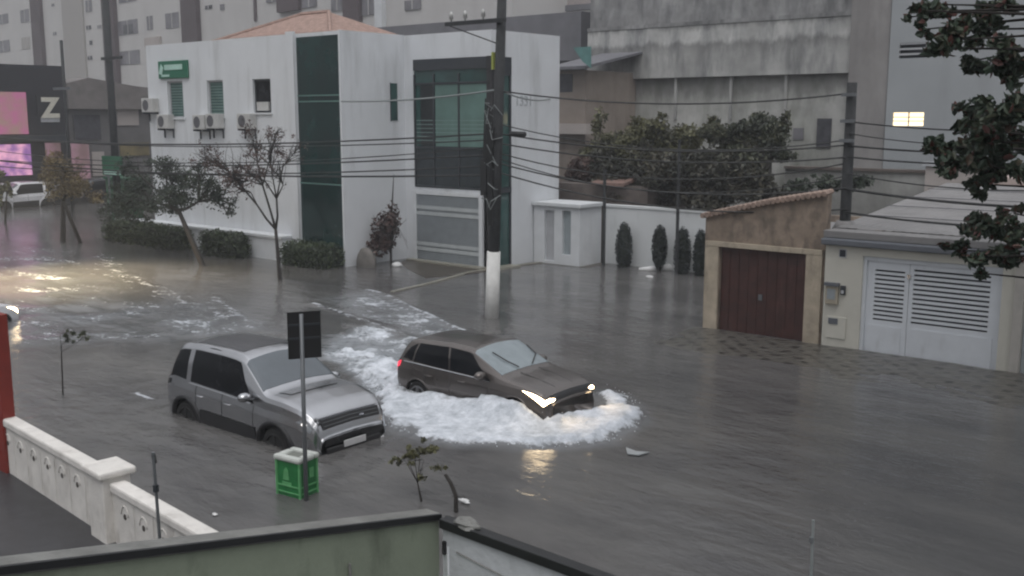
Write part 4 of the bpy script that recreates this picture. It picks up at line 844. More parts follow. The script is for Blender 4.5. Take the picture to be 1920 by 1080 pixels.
# apartment blocks, turned a little from the street line
phi = R(-6.8)
AB0 = Vector((-92, 60, 0)); ud = Vector((math.cos(phi), math.sin(phi), 0)); nd = Vector((-math.sin(phi), math.cos(phi), 0))
def AP(px, py, off=0.0):
    d = Vector(ray(px, py)); P = AB0 + nd * off; t = P.dot(nd) / d.dot(nd); q = Vector((0, 0, CH)) + d * t; r = q - AB0
    return r.dot(ud), q.z
def apart(label, rects, x0, x1, top):
    o = empty('apartment_building', AB0); o.rotation_euler = (0, 0, phi); tag(o, label, 'building', 'pale apartment blocks in the background')
    u0 = AP(x0, 60)[0]; u1 = AP(x1, 60)[0]
    def bx(name, m, a, b, y0, y1, z0, z1):
        mb = MB().box(a, b, y0, y1, z0, z1); mm = mb.build(name, m); mm.parent = o; return mm
    bx('wall', M['apt'], u0, u1, 0, 14, -0.36, top)
    for (nm, m, a, y0, b, y1, dy) in rects:
        a0, z1 = AP(a, y0); a1 = AP(b, y0)[0]; z0 = AP((a + b) / 2, y1)[1]; z1 = top + 0.01 * dy * 100 if y0 <= -50 else AP((a + b) / 2, y0)[1]
        wv = bx(nm, M[m], a0, a1, -dy, -0.004, z0, z1)
        if nm == 'window' and (a1 - a0) > 1.0:
            mm = MB().box((a0 + a1) / 2 - .04, (a0 + a1) / 2 + .04, -dy - .03, -dy - .003, z0, z1).build('frame', M['apt']); mm.parent = wv
    return o
W = 'window'
apart('white apartment block with tall dark brown stripes at upper left', [
    ('stripe', 'aptstripe', 58, -60, 75, 135, 0.5), ('stripe', 'aptstripe', 193, -60, 215, 175, 0.5), ('stripe', 'aptstripe', 343, -60, 372, 82, 0.5), ('recess', 'aptbeige', 113, -60, 152, 170, 0.2),
    (W, 'aptwin', -6, 27, 15, 45, .05), (W, 'aptwin', 38, 18, 54, 42, .05), (W, 'aptwin', -6, 76, 18, 98, .05), (W, 'aptbeige', 40, 70, 56, 92, .05),
    (W, 'aptwin', 220, 38, 258, 65, .05), (W, 'aptdark', 232, 46, 250, 63, .09), (W, 'aptwin', 275, 30, 286, 56, .05), (W, 'aptwin', 310, 24, 335, 53, .05), (W, 'aptwin', 222, -20, 255, 4, .05), (W, 'aptwin', 224, 95, 262, 121, .05),
    (W, 'aptdark', 385, 10, 398, 17, .05), (W, 'aptwin', 413, 8, 421, 19, .05), (W, 'aptdark', 162, 48, 171, 55, .05), (W, 'aptwin', 183, 47, 190, 53, .05), (W, 'aptdark', 165, 105, 173, 112, .05), (W, 'aptwin', 97, 7, 102, 12, .05), (W, 'aptwin', 100, 60, 106, 66, .05),
    ('balcony', 'beige', 275, 70, 303, 88, .3), (W, 'aptwin', 160, 0, 172, 22, .05), (W, 'aptdark', 168, 76, 173, 84, .05)], -160, 474, 42)
apart('pale apartment block with brown panels and balconies above the tiled roof', [
    ('panel', 'aptstripe', 474, -60, 479, 40, 0.1), ('panel', 'aptstripe', 525, -10, 565, 22, 0.4), (W, 'aptwin', 500, -10, 524, 4, .1), (W, 'aptwin', 567, -10, 594, 14, .1), (W, 'aptwin', 622, -6, 645, 20, .1), ('panel', 'aptstripe', 648, -60, 678, 42, 0.4), (W, 'aptwin', 680, -10, 705, 28, .1), ('column', 'white2', 708, -60, 722, 60, .4), (W, 'aptwin', 760, 0, 790, 18, .1)], 474.5, 960, 34)
# store with lit panels across the street at left
XS = -68.0
def sY(px, py): q = PX(px, py, XS); return q[1], q[2]
ST = empty('black_store', (XS, 30, 0)); tag(ST, 'black clad shop with lit pink panels and a cream letter Z', 'shop')
y1, zt = sY(118, 124); Bx('wall', M['storeblack'], ST, XS - 12, XS, 12, y1, -0.36, zt); 
def panel(name, m, x0, y0_, x1, y1_, th=0.08):
    a, z1 = sY(x0, y0_); b, _ = sY(x1, y0_); _, z0 = sY((x0 + x1) / 2, y1_); return Bx(name, M[m], ST, XS + 0.004, XS + th, a, b, z0, z1)
def storemat(name, c1, c2, es):
    m = bpy.data.materials.new(name); n, b = nodes(m); N = n.nodes; L = n.links
    tc = N.new('ShaderNodeTexCoord'); no = N.new('ShaderNodeTexNoise'); no.inputs['Scale'].default_value = 1.1; no.inputs['Detail'].default_value = 3; L.new(tc.outputs['Object'], no.inputs['Vector'])
    rp = N.new('ShaderNodeValToRGB'); rp.color_ramp.elements[0].position = .38; rp.color_ramp.elements[1].position = .62; rp.color_ramp.elements[0].color = (*c1, 1); rp.color_ramp.elements[1].color = (*c2, 1)
    L.new(no.outputs[0], rp.inputs[0]); L.new(rp.outputs[0], b.inputs['Emission Color']); b.inputs['Emission Strength'].default_value = es; b.inputs['Base Color'].default_value = (0.05, 0.03, 0.04, 1); return m
M['pink'] = storemat('lit_pink_screen', (0.44, 0.13, 0.26), (0.33, 0.20, 0.18), 0.6)
M['violet'] = storemat('lit_violet_window', (0.18, 0.08, 0.24), (0.60, 0.30, 0.42), 1.1)
M['mauve'] = storemat('lit_mauve_window', (0.28, 0.16, 0.2), (0.16, 0.10, 0.10), 0.6)
panel('lit_screen', 'pink', -60, 171, 47, 252); panel('shop_window', 'violet', -50, 272, 56, 330); panel('shop_window', 'mauve', 84, 268, 112, 330); panel('shop_window', 'mauve', 132, 268, 165, 335)
panel('canopy', 'frame', -50, 255, 118, 266, 0.7); panel('sign_board', 'black', 66, 178, 112, 218, 0.12)
a, z1 = sY(92, 204); zt_ = text('Z', 1.75, (XS + 0.16, a, z1), (R(90), 0, R(90)), M['zlet'], 'letter', ST, 0.02, 0.07)
panel('sign_strip', 'lgrey', 76, 221, 110, 229, 0.12)
GB = empty('low_building', (XS, 38, 0)); tag(GB, 'dark grey low building with hipped roof between store and clinic', 'building')
ya, za = sY(124, 160); yb, zb_ = sY(282, 165); Bx('wall', mat('dark_grey_render', (0.13, 0.125, 0.125), 0.8, var=0.25, scale=0.6), GB, XS - 12, XS - 0.3, y1 + .1, 46, -0.36, PX(200, 205, XS)[2])
zz = PX(200, 205, XS)[2]; MB().prism([(y1 + .1, zz + .02), (46, zz + .02), (46, zz + 1.2), (40, zz + 1.6), (36.5, zz + 2.1), (y1 + .1, zz + 1.7)], 'x', XS - 12, XS + 0.2).build('roof', mat('grey_tile_roof', (0.17, 0.155, 0.15), 0.85, var=0.2, scale=1.5), GB)
for (x0, y0_, x1, y1_, m) in ((140, 215, 190, 262, 'aptdark'), (222, 205, 262, 235, 'beige'), (228, 268, 282, 292, 'leafw'), (175, 285, 198, 330, 'beige')):
    if m == 'leafw': M[m] = mat('olive_shopfront', (0.16, 0.13, 0.06), 0.7, var=0.4, scale=1)
    aa, zz1 = sY(x0, y0_); bb, _ = sY(x1, y0_); _, zz0 = sY((x0 + x1) / 2, y1_); Bx('shopfront_panel', M[m], GB, XS - 0.296, XS - 0.2, aa, bb, zz0, zz1)
for px, py, c, s in ((188, 312, 0.5, 2.0),):
    q = PX(px, py, XS)
aw = empty('street_sign', PY(208, 330, 28.5)); tag(aw, 'green street sign with a white swoosh behind the dark street tree', 'sign')
q0 = PY(192, 292, 28.5); q1 = PY(230, 330, 28.5); Bx('board', M['awn'], aw, q0[0], q1[0], 28.45, 28.55, q1[2], q0[2]); Bx('stripe', M['signmint'], aw, q0[0] + .2, q1[0] - .1, 28.42, 28.447, q1[2] + .05, q1[2] + .2); MB().tube([(q0[0] + .5, 28.5, -0.3), (q0[0] + .5, 28.5, q1[2])], 0.06, 6).build('post', M['galv'], aw)
q0 = PY(198, 335, 29.5); q1 = PY(245, 425, 29.5)
gk = empty('green_kiosk', (q0[0], 29.5, 0)); tag(gk, 'green kiosk panel half hidden behind the dark street tree', 'kiosk'); Bx('panel', mat('kiosk_green', (0.03, 0.10, 0.05), 0.6, var=0.3), gk, q0[0], q1[0], 29.5, 30.3, -0.36, q0[2]); Bx('roof', M['awn'], gk, q0[0] - .1, q1[0] + .1, 29.4, 30.4, q0[2] + .003, q0[2] + .1)

# ---------------------------------------------------------------- vehicles
def make_car(name, spec, paint, loc, label, kind):
    """loft of cross sections along x (rear 0 -> front L), z from the ground"""
    root = empty(name, loc); tag(root, label, 'car')
    st = np.array(spec['st'])     # x, W, zbot, zs, Wt, zt
    def prm(x):
        return [np.interp(x, st[:, 0], st[:, k]) for k in range(1, 6)]
    def sec(x):
        # light smoothing along the length
        h = 0.035; P = np.mean([prm(min(max(x + d, 0), spec['L'])) for d in (-2 * h, -h, 0, h, 2 * h)], axis=0) if 0.12 < x < spec['L'] - 0.12 else np.array(prm(x))
        W, zb, zs, Wt, zt = P; m = zb + (zs - zb) * 0.5; up = max(zt - zs, 0.004)
        return [(0, zb), (W * 0.8, zb), (W * 0.955, zb + 0.06), (W, m), (W * 0.992, zs - 0.13), (W * 0.955, zs), (W * 0.955 + (Wt - W * 0.955) * 0.5 + 0.012, zs + up * 0.5), (Wt, zt - up * 0.14), (Wt * 0.90, zt - up * 0.03), (Wt * 0.45, zt + 0.012), (0, zt + 0.02)]
    cache = {}
    def S(x, v, sgn=1):
        key = round(x, 4)
        if key not in cache: cache[key] = sec(x)
        p = cache[key]; v = min(max(v, 0), 9.9999); i = int(v); t = v - i
        g = lambda k: p[min(max(k, 0), 10)]
        a, b, c, d = g(i - 1), g(i), g(i + 1), g(i + 2)
        if i == 9: d = (-p[9][0], p[9][1])
        def cr(k): return 0.5 * (2 * b[k] + (c[k] - a[k]) * t * .8 + (2 * a[k] - 5 * b[k] + 4 * c[k] - d[k]) * t * t * .8 + (3 * b[k] - a[k] - 3 * c[k] + d[k]) * t ** 3 * .8 + (c[k] - b[k]) * 0.2 * 2 * t) if False else (b[k] + (c[k] - b[k]) * (t * t * (3 - 2 * t) * 0.35 + t * 0.65))
        return Vector((x, sgn * cr(0), cr(1)))
    def nrm(x, v, sgn):
        e = 0.02; a = S(min(x + e, spec['L']), v, sgn) - S(max(x - e, 0), v, sgn); b = S(x, v + 0.05, sgn) - S(x, v - 0.05, sgn)
        n = a.cross(b) * (-sgn)
        n.normalize(); c = S(x, v, sgn) - Vector((min(max(x, .6), spec['L'] - .6), 0, 0.7)); return n if n.dot(c) > 0 else -n
    L_ = spec['L']; X = np.unique(np.concatenate([np.linspace(0, 0.5, 22), np.linspace(0.5, L_ - 0.6, 90), np.linspace(L_ - 0.6, L_, 30)]))
    V = np.linspace(0, 10, 61)
    mb = MB(); nv = len(V)
    ring = [(v, 1) for v in V] + [(v, -1) for v in V[-2:0:-1]]; nr = len(ring)
    for x in X:
        for v, sg in ring: mb.v.append(tuple(S(x, v, sg)))
    zw = spec['zw']; ra = spec['ra']
    for i in range(len(X) - 1):
        for k in range(nr):
            k2 = (k + 1) % nr; q = (i * nr + k, i * nr + k2, (i + 1) * nr + k2, (i + 1) * nr + k)
            c = sum((Vector(mb.v[t]) for t in q), Vector()) / 4
            if abs(c.y) > 0.55 * prm(c.x)[0] and any(math.hypot(c.x - w_, c.z - zw) < ra for w_ in spec['wx']): continue
            mb.f.append(q)
    mb.f.append(tuple(range(nr))); mb.f.append(tuple((len(X) - 1) * nr + k for k in range(nr - 1, -1, -1)))
    off = Vector(loc)
    def B(mb, name, m, par=root, **k):
        o = mb.build(name, m, None, **k); o.parent = par; return o
    body = B(mb, 'body', paint, smooth=True)
    def patch(quad, sg, off_=0.006, n1=10, n2=8, both=False, sink=True):
        """quad: (x,v) corners; both: mirror across the centre line into one sheet"""
        m = MB(); (a, b, c, d) = quad; cols = []
        ss = [(i / n1, 1) for i in range(n1 + 1)]
        for j in range(n2 + 1):
            t = j / n2; row = []
            for i in range(n1 + 1):
                s_ = i / n1; x = (a[0] * (1 - s_) + b[0] * s_) * (1 - t) + (d[0] * (1 - s_) + c[0] * s_) * t; v = (a[1] * (1 - s_) + b[1] * s_) * (1 - t) + (d[1] * (1 - s_) + c[1] * s_) * t
                row.append((x, v))
            cols.append(row)
        def P(x, v, sg): return S(x, v, sg) + nrm(x, v, sg) * off_
        if both:
            for r in cols: pts = [P(x, v, 1) for x, v in r] + [P(x, v, -1) for x, v in reversed(r[:-1])]; m.v += [tuple(p) for p in pts]; w_ = len(pts)
        else:
            for r in cols: m.v += [tuple(P(x, v, sg)) for x, v in r]; w_ = n1 + 1
        for j in range(n2):
            for i in range(w_ - 1): m.f.append((j * w_ + i, j * w_ + i + 1, (j + 1) * w_ + i + 1, (j + 1) * w_ + i))
        return m
    for nm, m, quad, both, kw in spec['patches']:
        if both: B(patch(quad, 1, both=True, **kw), nm, m, smooth=True)
        else:
            for sg in (-1, 1): B(patch(quad, sg, **kw), nm, m, smooth=True)
    def ysurf(x, z):
        best = min(np.linspace(1.5, 5.5, 60), key=lambda v: abs(S(x, v).z - z)); return S(x, best).y
    for w_ in spec['wx']:
        for sg in (-1, 1):
            arc = []
            for k in range(25):
                a = math.pi * (-0.08 + 1.16 * k / 24); x = w_ + ra * math.cos(a); z = zw + ra * math.sin(a); arc.append((x, sg * (ysurf(x, z) - 0.01), z))
            B(MB().tube(arc, spec['arch'], 6), 'wheel_arch', M['black'] if spec['blackarch'] else paint, smooth=True)
            wl = MB(); yo = sg * (prm(w_)[0] - 0.50); wl.tube([(w_, yo, zw), (w_, yo + sg * 0.38, zw)], ra + 0.01, 24, cap=False); wl.tube([(w_, yo - sg * .01, zw), (w_, yo, zw)], ra + 0.01, 24)
            B(wl, 'wheel_well', M['rubber'])
            r = spec['rw']; y0_ = sg * (prm(w_)[0] - 0.24); y1_ = sg * (prm(w_)[0] - 0.03); prof = [(y0_, r * .93), (y0_ + sg * .02, r), (y1_ - sg * .03, r), (y1_, r * .93), (y1_, r * .68)]
            ty = MB().tube([(w_, p_[0], zw) for p_ in prof], [p_[1] for p_ in prof], 28, cap=True); wh = B(ty, 'wheel', M['rubber'], smooth=False)
            rm = MB(); 
            for k in range(5):
                a = 2 * math.pi * k / 5 + .3; rm.tube([(w_, y1_ + sg * .004, zw), (w_ + r * .66 * math.cos(a), y1_ + sg * .008, zw + r * .66 * math.sin(a))], [0.04, 0.03], 5)
            rm.tube([(w_ + r * .67 * math.cos(2 * math.pi * k / 24), y1_ + sg * .006, zw + r * .67 * math.sin(2 * math.pi * k / 24)) for k in range(25)], 0.018, 5)
            B(rm, 'rim', M[spec.get('rimm', 'alloy')], wh)
    for sg in (-1, 1):
        mx, mz = spec['mirror']; y = sg * (prm(mx)[0] * .955 + 0.12)
        mm = MB().sphere((mx, y, mz), (0.10, 0.125, 0.085), 14, 10); mm.tube([(mx + .03, sg * (prm(mx)[0] * .93), mz - .06), (mx, y, mz - .03)], 0.03, 6)
        B(mm, 'mirror', spec.get('mirm', paint), smooth=True)
        for hx in spec['handles']:
            z = spec['hz']; y = sg * (ysurf(hx, z) + 0.015)
            B(MB().tube([(hx - .10, y - sg * .02, z), (hx - .07, y + sg * .01, z), (hx + .07, y + sg * .01, z), (hx + .10, y - sg * .02, z)], 0.016, 6), 'handle', M['chrome'] if spec['blackarch'] else paint, smooth=True)
        # door shut lines
        for dx in spec['doors']:
            ln = [tuple(S(dx + .0, v, sg) + nrm(dx, v, sg) * 0.002) for v in np.linspace(2.2, 5.0, 10)]
            B(MB().tube(ln, 0.006, 4), 'door_gap', M['black'])
    return root, S, B, nrm
Lr = 4.38
WS = 0.955
suvst = [(a * 4.38 / 4.55, b * WS, c, d + 0.0, e * WS, f + 0.115 * min(1, max(0, f - 0.6) * 2)) for a, b, c, d, e, f in [ # x, W, zbot, zs, Wt, zt
 (0.00, 0.74, 0.42, 0.80, 0.66, 0.86), (0.04, 0.84, 0.38, 0.96, 0.72, 1.02), (0.10, 0.90, 0.35, 1.06, 0.74, 1.16), (0.20, 0.94, 0.32, 1.10, 0.73, 1.38), (0.32, 0.95, 0.30, 1.12, 0.72, 1.60), (0.45, 0.96, 0.28, 1.13, 0.71, 1.67),
 (1.0, 0.97, 0.27, 1.12, 0.71, 1.715), (1.8, 0.97, 0.27, 1.10, 0.71, 1.73), (2.2, 0.97, 0.27, 1.09, 0.71, 1.715), (2.42, 0.97, 0.27, 1.08, 0.715, 1.675), (2.6, 0.97, 0.27, 1.07, 0.75, 1.56), (3.12, 0.965, 0.27, 1.04, 0.85, 1.20), (3.22, 0.965, 0.27, 1.035, 0.87, 1.15),
 (3.7, 0.95, 0.27, 1.02, 0.86, 1.13), (4.15, 0.92, 0.29, 0.97, 0.82, 1.06), (4.36, 0.89, 0.32, 0.88, 0.76, 0.97), (4.44, 0.86, 0.34, 0.80, 0.74, 0.90), (4.50, 0.82, 0.36, 0.72, 0.72, 0.80), (4.55, 0.76, 0.38, 0.60, 0.68, 0.66)]]
suv = dict(L=Lr, st=suvst, zw=0.38, ra=0.46, rw=0.37, wx=(0.76, 3.38), arch=0.045, blackarch=True, mirror=(2.72, 1.19), handles=(1.25, 2.1), hz=0.94, doors=(1.12, 1.92, 2.82), rimm='rubber', mirm=M['silver'],
 patches=[('side_window', M['glassdark'], ((0.92, 5.12), (2.82, 5.12), (2.24, 6.88), (0.86, 6.92)), False, {}),
  ('quarter_window', M['glassdark'], ((0.22, 5.25), (0.76, 5.15), (0.70, 6.9), (0.34, 6.85)), False, {}),
  ('windscreen', M['windscreen'], ((2.99, 7.2), (2.97, 10), (2.36, 10), (2.40, 7.2)), True, {}),
  ('rear_window', M['glassdark'], ((0.12, 7.3), (0.12, 10), (0.34, 10), (0.34, 7.3)), True, {}),
  ('roof_panel', mat('roof_glass', (0.05, 0.05, 0.055), 0.3, spec=0.4), ((0.7, 8.3), (0.7, 10), (2.1, 10), (2.1, 8.3)), True, {'off_': 0.004}),
  ('bonnet_vent', M['silver'], ((3.14, 8.4), (3.14, 10), (3.42, 10), (3.40, 8.6)), True, {'off_': 0.01}),
  ('headlight', M['lampoff'], ((3.92, 4.72), (4.22, 4.55), (4.26, 5.6), (4.05, 5.5)), False, {}),
  ('tail_lamp', M['glassdark'], ((0.02, 4.4), (0.28, 4.4), (0.28, 5.0), (0.06, 5.0)), False, {}),
  ('grille', M['black'], ((4.25, 7.9), (4.25, 10), (4.335, 10), (4.335, 7.9)), True, {'off_': 0.012}),
  ('sill_cladding', M['black'], ((1.25, 2.0), (2.88, 2.0), (2.88, 3.05), (1.25, 3.05)), False, {'off_': 0.012})])
sroot, SS, SB, SN = make_car('silver_suv', suv, M['silver'], (-17.37, 11.33, -0.44), 'silver sport utility car standing in the flood behind the sign post', 'suv')
SB(MB().box(4.33, 4.405, -0.60, 0.60, 0.40, 0.52), 'lower_grille', M['black'], bevel=0.02)
SB(MB().box(4.395, 4.42, -0.24, 0.24, 0.47, 0.58), 'number_plate', M['plate'], bevel=0.005)
SB(MB().tube([SS(4.235, 8.0, -1) + Vector((.02, 0, 0.02)), SS(4.24, 10, 1) + Vector((.02, 0, .02)), SS(4.235, 8.0, 1) + Vector((.02, 0, .02))], 0.012, 6), 'grille_trim', M['chrome'])
SB(MB().sphere((4.10, -0.83, 0.93), (0.06, 0.035, 0.03), 8, 6), 'daytime_lamp', M['led'])
for sg in (-1, 1): SB(MB().tube([(0.6, sg * .62, 1.735), (1.4, sg * .63, 1.785), (2.15, sg * .63, 1.755)], 0.014, 6), 'roof_rail', M['black'])
Lh = 3.98
hst = [(0.00, 0.60, 0.40, 0.66, 0.56, 0.72), (0.05, 0.72, 0.34, 0.86, 0.63, 0.93), (0.14, 0.79, 0.30, 0.97, 0.66, 1.10), (0.32, 0.82, 0.27, 1.0, 0.65, 1.36), (0.50, 0.84, 0.25, 1.0, 0.66, 1.45), (0.9, 0.85, 0.23, 0.98, 0.675, 1.465), (1.5, 0.85, 0.22, 0.95, 0.68, 1.48), (2.0, 0.85, 0.22, 0.93, 0.68, 1.45), (2.15, 0.85, 0.22, 0.92, 0.685, 1.42),
 (2.85, 0.85, 0.22, 0.88, 0.72, 1.03), (3.0, 0.85, 0.22, 0.87, 0.74, 0.97), (3.4, 0.83, 0.23, 0.83, 0.72, 0.91), (3.7, 0.81, 0.20, 0.77, 0.71, 0.84), (3.85, 0.77, 0.18, 0.70, 0.68, 0.78), (3.93, 0.72, 0.18, 0.63, 0.65, 0.70), (3.98, 0.64, 0.20, 0.55, 0.60, 0.60)]
hat = dict(L=Lh, st=hst, zw=0.32, ra=0.37, rw=0.31, wx=(0.72, 3.22), arch=0.02, blackarch=False, mirror=(2.5, 1.0), handles=(1.05, 1.95), hz=0.80, doors=(0.95, 1.62, 2.6),
 patches=[('side_window', M['glassdark'], ((0.62, 5.2), (1.58, 5.12), (1.50, 6.9), (0.72, 6.88)), False, {}), ('front_side_window', M['glassdark'], ((1.62, 5.12), (2.66, 5.12), (2.12, 6.85), (1.56, 6.9)), False, {}),
  ('quarter_window', M['glassdark'], ((0.30, 5.4), (0.58, 5.2), (0.66, 6.8), (0.46, 6.4)), False, {}),
  ('windscreen', M['fogglass'], ((2.86, 7.2), (2.86, 10), (2.13, 10), (2.17, 7.2)), True, {}), ('rear_window', M['glassdark'], ((0.16, 7.3), (0.16, 10), (0.40, 10), (0.40, 7.3)), True, {}),
  ('headlight', M['lampon'], ((3.40, 4.9), (3.86, 4.15), (3.93, 5.0), (3.70, 5.15)), False, {'off_': 0.008}),
  ('tail_lamp', M['tail'], ((0.04, 4.3), (0.22, 4.3), (0.26, 5.1), (0.10, 5.1)), False, {'off_': 0.01}),
  ('grille', M['black'], ((3.88, 7.6), (3.88, 10), (3.955, 10), (3.955, 7.6)), True, {'off_': 0.008})])
hroot, HS, HB, HN = make_car('dark_hatchback', hat, M['darkpaint'], (-15.05, 15.02, -0.33), 'dark grey hatchback with lit headlights ploughing through the flood', 'hatch')
hroot.rotation_euler = (0, R(-1.6), 0)
for yy, rot in ((-0.15, 0), (0.42, 0)):   # wipers
    p0 = HS(2.80, 10 if False else 9.0, -1 if yy < 0 else 1); q_ = [HS(2.84, 9.4, -1 if yy < 0 else 1), HS(2.62, 9.0 if yy < 0 else 8.2, -1 if yy < 0 else 1), HS(2.35, 8.7 if yy < 0 else 7.7, -1 if yy < 0 else 1)]
    HB(MB().tube([q + Vector((0.01, 0, 0.03)) for q in q_], 0.012, 5), 'wiper', M['black'])
M['amber'] = mat('amber_lamp', (0.6, 0.25, 0.05), 0.4, emis=(1.0, 0.42, 0.10), es=1.3)
HB(MB().sphere((3.88, -0.62, 0.44), (0.09, 0.09, 0.035), 10, 8), 'fog_lamp', M['amber'], smooth=True); HB(MB().sphere((3.88, 0.62, 0.44), (0.09, 0.09, 0.035), 10, 8), 'fog_lamp', M['amber'], smooth=True)
for sg in (-1, 1):
    HB(MB().tube([HS(x, 5.0, sg) + Vector((0, sg * .012, .004)) for x in (0.35, 0.7, 1.2, 1.7, 2.2, 2.65)], 0.013, 5), 'belt_trim', M['silver'])
    SB(MB().tube([SS(x, 5.0, sg) + Vector((0, sg * .012, .004)) for x in (0.9, 1.4, 1.9, 2.4, 2.75)], 0.012, 5), 'belt_trim', M['silver'])
    HB(MB().tube([HS(x, 9.2, sg) + Vector((0, 0, .004)) for x in (2.95, 3.2, 3.5, 3.75)], 0.006, 4), 'bonnet_crease', M['black'])
for k in range(3): SB(MB().tube([SS(4.26 + .028 * k, 8.1, -1) + Vector((.016, 0, .012)), SS(4.262 + .028 * k, 10, 1) + Vector((.016, 0, .012)), SS(4.26 + .028 * k, 8.1, 1) + Vector((.016, 0, .012))], 0.005, 4), 'grille_bar', M['galv'])
SB(MB().box(4.335, 4.35, 0.16, 0.26, 0.92, 0.95), 'badge', M['chrome'])
SB(MB().box(4.30, 4.36, -0.70, 0.70, 0.60, 0.66), 'bumper_strip', M['black'], bevel=0.01)
for sg in (-1, 1): HB(MB().sphere((3.90, sg * 0.58, 0.665), (0.06, 0.15, 0.05), 12, 8), 'headlight', M['lampon'], smooth=True)
# headlamp beams of the hatchback
for yy in (-0.6, 0.6):
    ld = bpy.data.lights.new('headlamp_beam', 'SPOT'); ld.energy = 30; ld.color = (1.0, 0.7, 0.38); ld.spot_size = R(95); ld.spot_blend = 0.8; ld.shadow_soft_size = 0.06
    lo = bpy.data.objects.new('headlamp_beam', ld); col.objects.link(lo); lo.parent = hroot; lo.location = (3.95, yy, 0.68); lo.rotation_euler = (R(90), 0, R(-90)); lo.rotation_euler = Vector((-1, 0.0, 0.28)).to_track_quat('Z', 'Y').to_euler()
# white car at the left edge driving away with its lights on
def simplecar(name, paint, loc, rz, label, group=None, sp=suv):
    s2 = dict(sp); s2['blackarch'] = False; s2['mirm'] = paint
    r, a, b, c = make_car(name, s2, paint, loc, label, 'c'); r.rotation_euler = (0, 0, rz)
    if group: r['group'] = group
    return r
wc = simplecar('white_car', M['whitecar'], (-28.6, 13.9, -0.42), R(115), 'white car mostly outside the left edge, only its corner visible', sp=hat)
q = G(12, 592); wc.location = (-27.6, 9.05, -0.40)
LP = empty('street_lamp', (-38.3, 12.0, 0)); tag(LP, 'street lamp just beyond the left edge throwing warm light on the flood', 'street lamp')
MB().tube([(-38.3, 12.0, -0.36), (-38.3, 12.0, 8.2)], [0.11, 0.07], 10).build('post', M['galv'], LP, smooth=True)
MB().tube([(-38.3, 12.0, 8.1), (-38.1, 12.8, 8.6), (-37.9, 13.8, 8.7)], 0.04, 8).build('arm', M['galv'], LP, smooth=True)
MB().prism([(13.6, 8.66), (14.5, 8.66), (14.4, 8.82), (13.7, 8.84)], 'x', -38.05, -37.75).build('lamp_head', M['galv'], LP)
Bx('lamp_glass', mat('lit_street_lamp', (0.9, 0.8, 0.6), 0.4, emis=(1.0, 0.74, 0.38), es=60.0), LP, -38.0, -37.8, 13.75, 14.35, 8.63, 8.657)
ld = bpy.data.lights.new('lamp_light', 'SPOT'); ld.energy = 13000; ld.color = (1.0, 0.78, 0.45); ld.spot_size = R(66); ld.spot_blend = 1.0; ld.shadow_soft_size = 0.3
lo = bpy.data.objects.new('lamp_light', ld); col.objects.link(lo); lo.parent = LP; lo.location = (0.4, 2.05, 8.15); lo.rotation_euler = Vector((-0.42, -0.34, 1.0)).to_track_quat('Z', 'Y').to_euler()
def fp(px): return (-65.2, PX(px, 388, -65.2)[1] + 1.9)
fc_ = [(fp(42), 'whitecar', R(-90), 'white parked car in front of the lit black shop'), (fp(118), 'darkpaint', R(-90), 'dark parked car behind the yellow leaved tree'), (fp(178), 'carblack', R(-90), 'black parked car between the yellow tree and the green kiosk'), (fp(-35), 'lgrey', R(-90), 'grey parked car at the far left edge before the shop')]
for (q, m, rz, l) in fc_: simplecar('parked_car', M[m], (q[0], q[1], -0.30), rz, l, 'cars parked before the shops')

# ---------------------------------------------------------------- poles and cables
def pole(label, x, y, z1, r0, r1, lean=(0, 0), wm=None, name='utility_pole'):
    o = empty(name, (x, y, 0)); tag(o, label, 'utility pole')
    top = (x + lean[0] * z1, y + lean[1] * z1, z1)
    MB().tube([(x, y, -0.36), top], [r0, r1], 14).build('shaft', M['pole'], o, smooth=True)
    if wm: MB().tube([(x, y, -0.3), (x + lean[0] * wm, y + lean[1] * wm, wm)], [r0 + 0.03, r0 + 0.02], 14).build('painted_base', M['polewhite'], o, smooth=True)
    return o
pt = PY(941, 0, 21.46)
P1 = pole('thick dark utility pole with whitewashed base before the clinic corner', -18.71, 21.46, 9.6, 0.165, 0.12, ((pt[0] + 18.71) / pt[2] * 1.0, 0), 1.86)
l1 = (pt[0] + 18.71) / pt[2]
def onp1(z): return (-18.71 + l1 * z, 21.46, z)
zb1 = PY(935, 105, 21.46)[2]
c = MB()
rgx = random.Random(11)
for k in range(7):
    x0_ = rgx.uniform(-.25, .25); c.tube([(onp1(5.9)[0] - 0.32 + 0.06 * k, 21.3, 6.0 - .15 * k), (onp1(4.6)[0] - 0.30 + 0.05 * k, 21.25, 4.6), (onp1(3)[0] - 0.10 + 0.02 * k, 21.3, 2.6)], 0.022, 5)
c.box(onp1(4.2)[0] - 0.36, onp1(4.2)[0] - .16, 21.2, 21.4, 3.4, 4.4)
c.build('cable_bundle', M['wire'], P1)
c = MB()
for k in range(12):
    a = rgx.uniform(0, 6.28); z = rgx.uniform(2.9, 5.6); x = onp1(z)[0]; c.tube([(x + .2 * math.cos(a), 21.42 + .2 * math.sin(a) - .05, z), (x + .28 * math.cos(a + 1), 21.4 - .2, z + rgx.uniform(-.3, .3)), (x + .2 * math.cos(a + 2), 21.3, z + rgx.uniform(-.4, .4))], 0.014, 4)
c.build('loose_cable_loops', M['wirel'], P1)['kind'] = 'stuff'
Bx('yellow_band', mat('yellow_green_tape', (0.32, 0.36, 0.08), 0.6), P1, onp1(7)[0] - .2, onp1(7)[0] - .14, 21.34, 21.5, zb1 - .35, zb1 + .1)
q = PY(965, 251, 21.3); c = MB().tube([(q[0] - .15, 21.3, q[2]), (q[0] + .35, 21.3, q[2] - .01)], [0.07, 0.07], 8); o = c.build('splice_closure', M['wire'], P1, smooth=True)
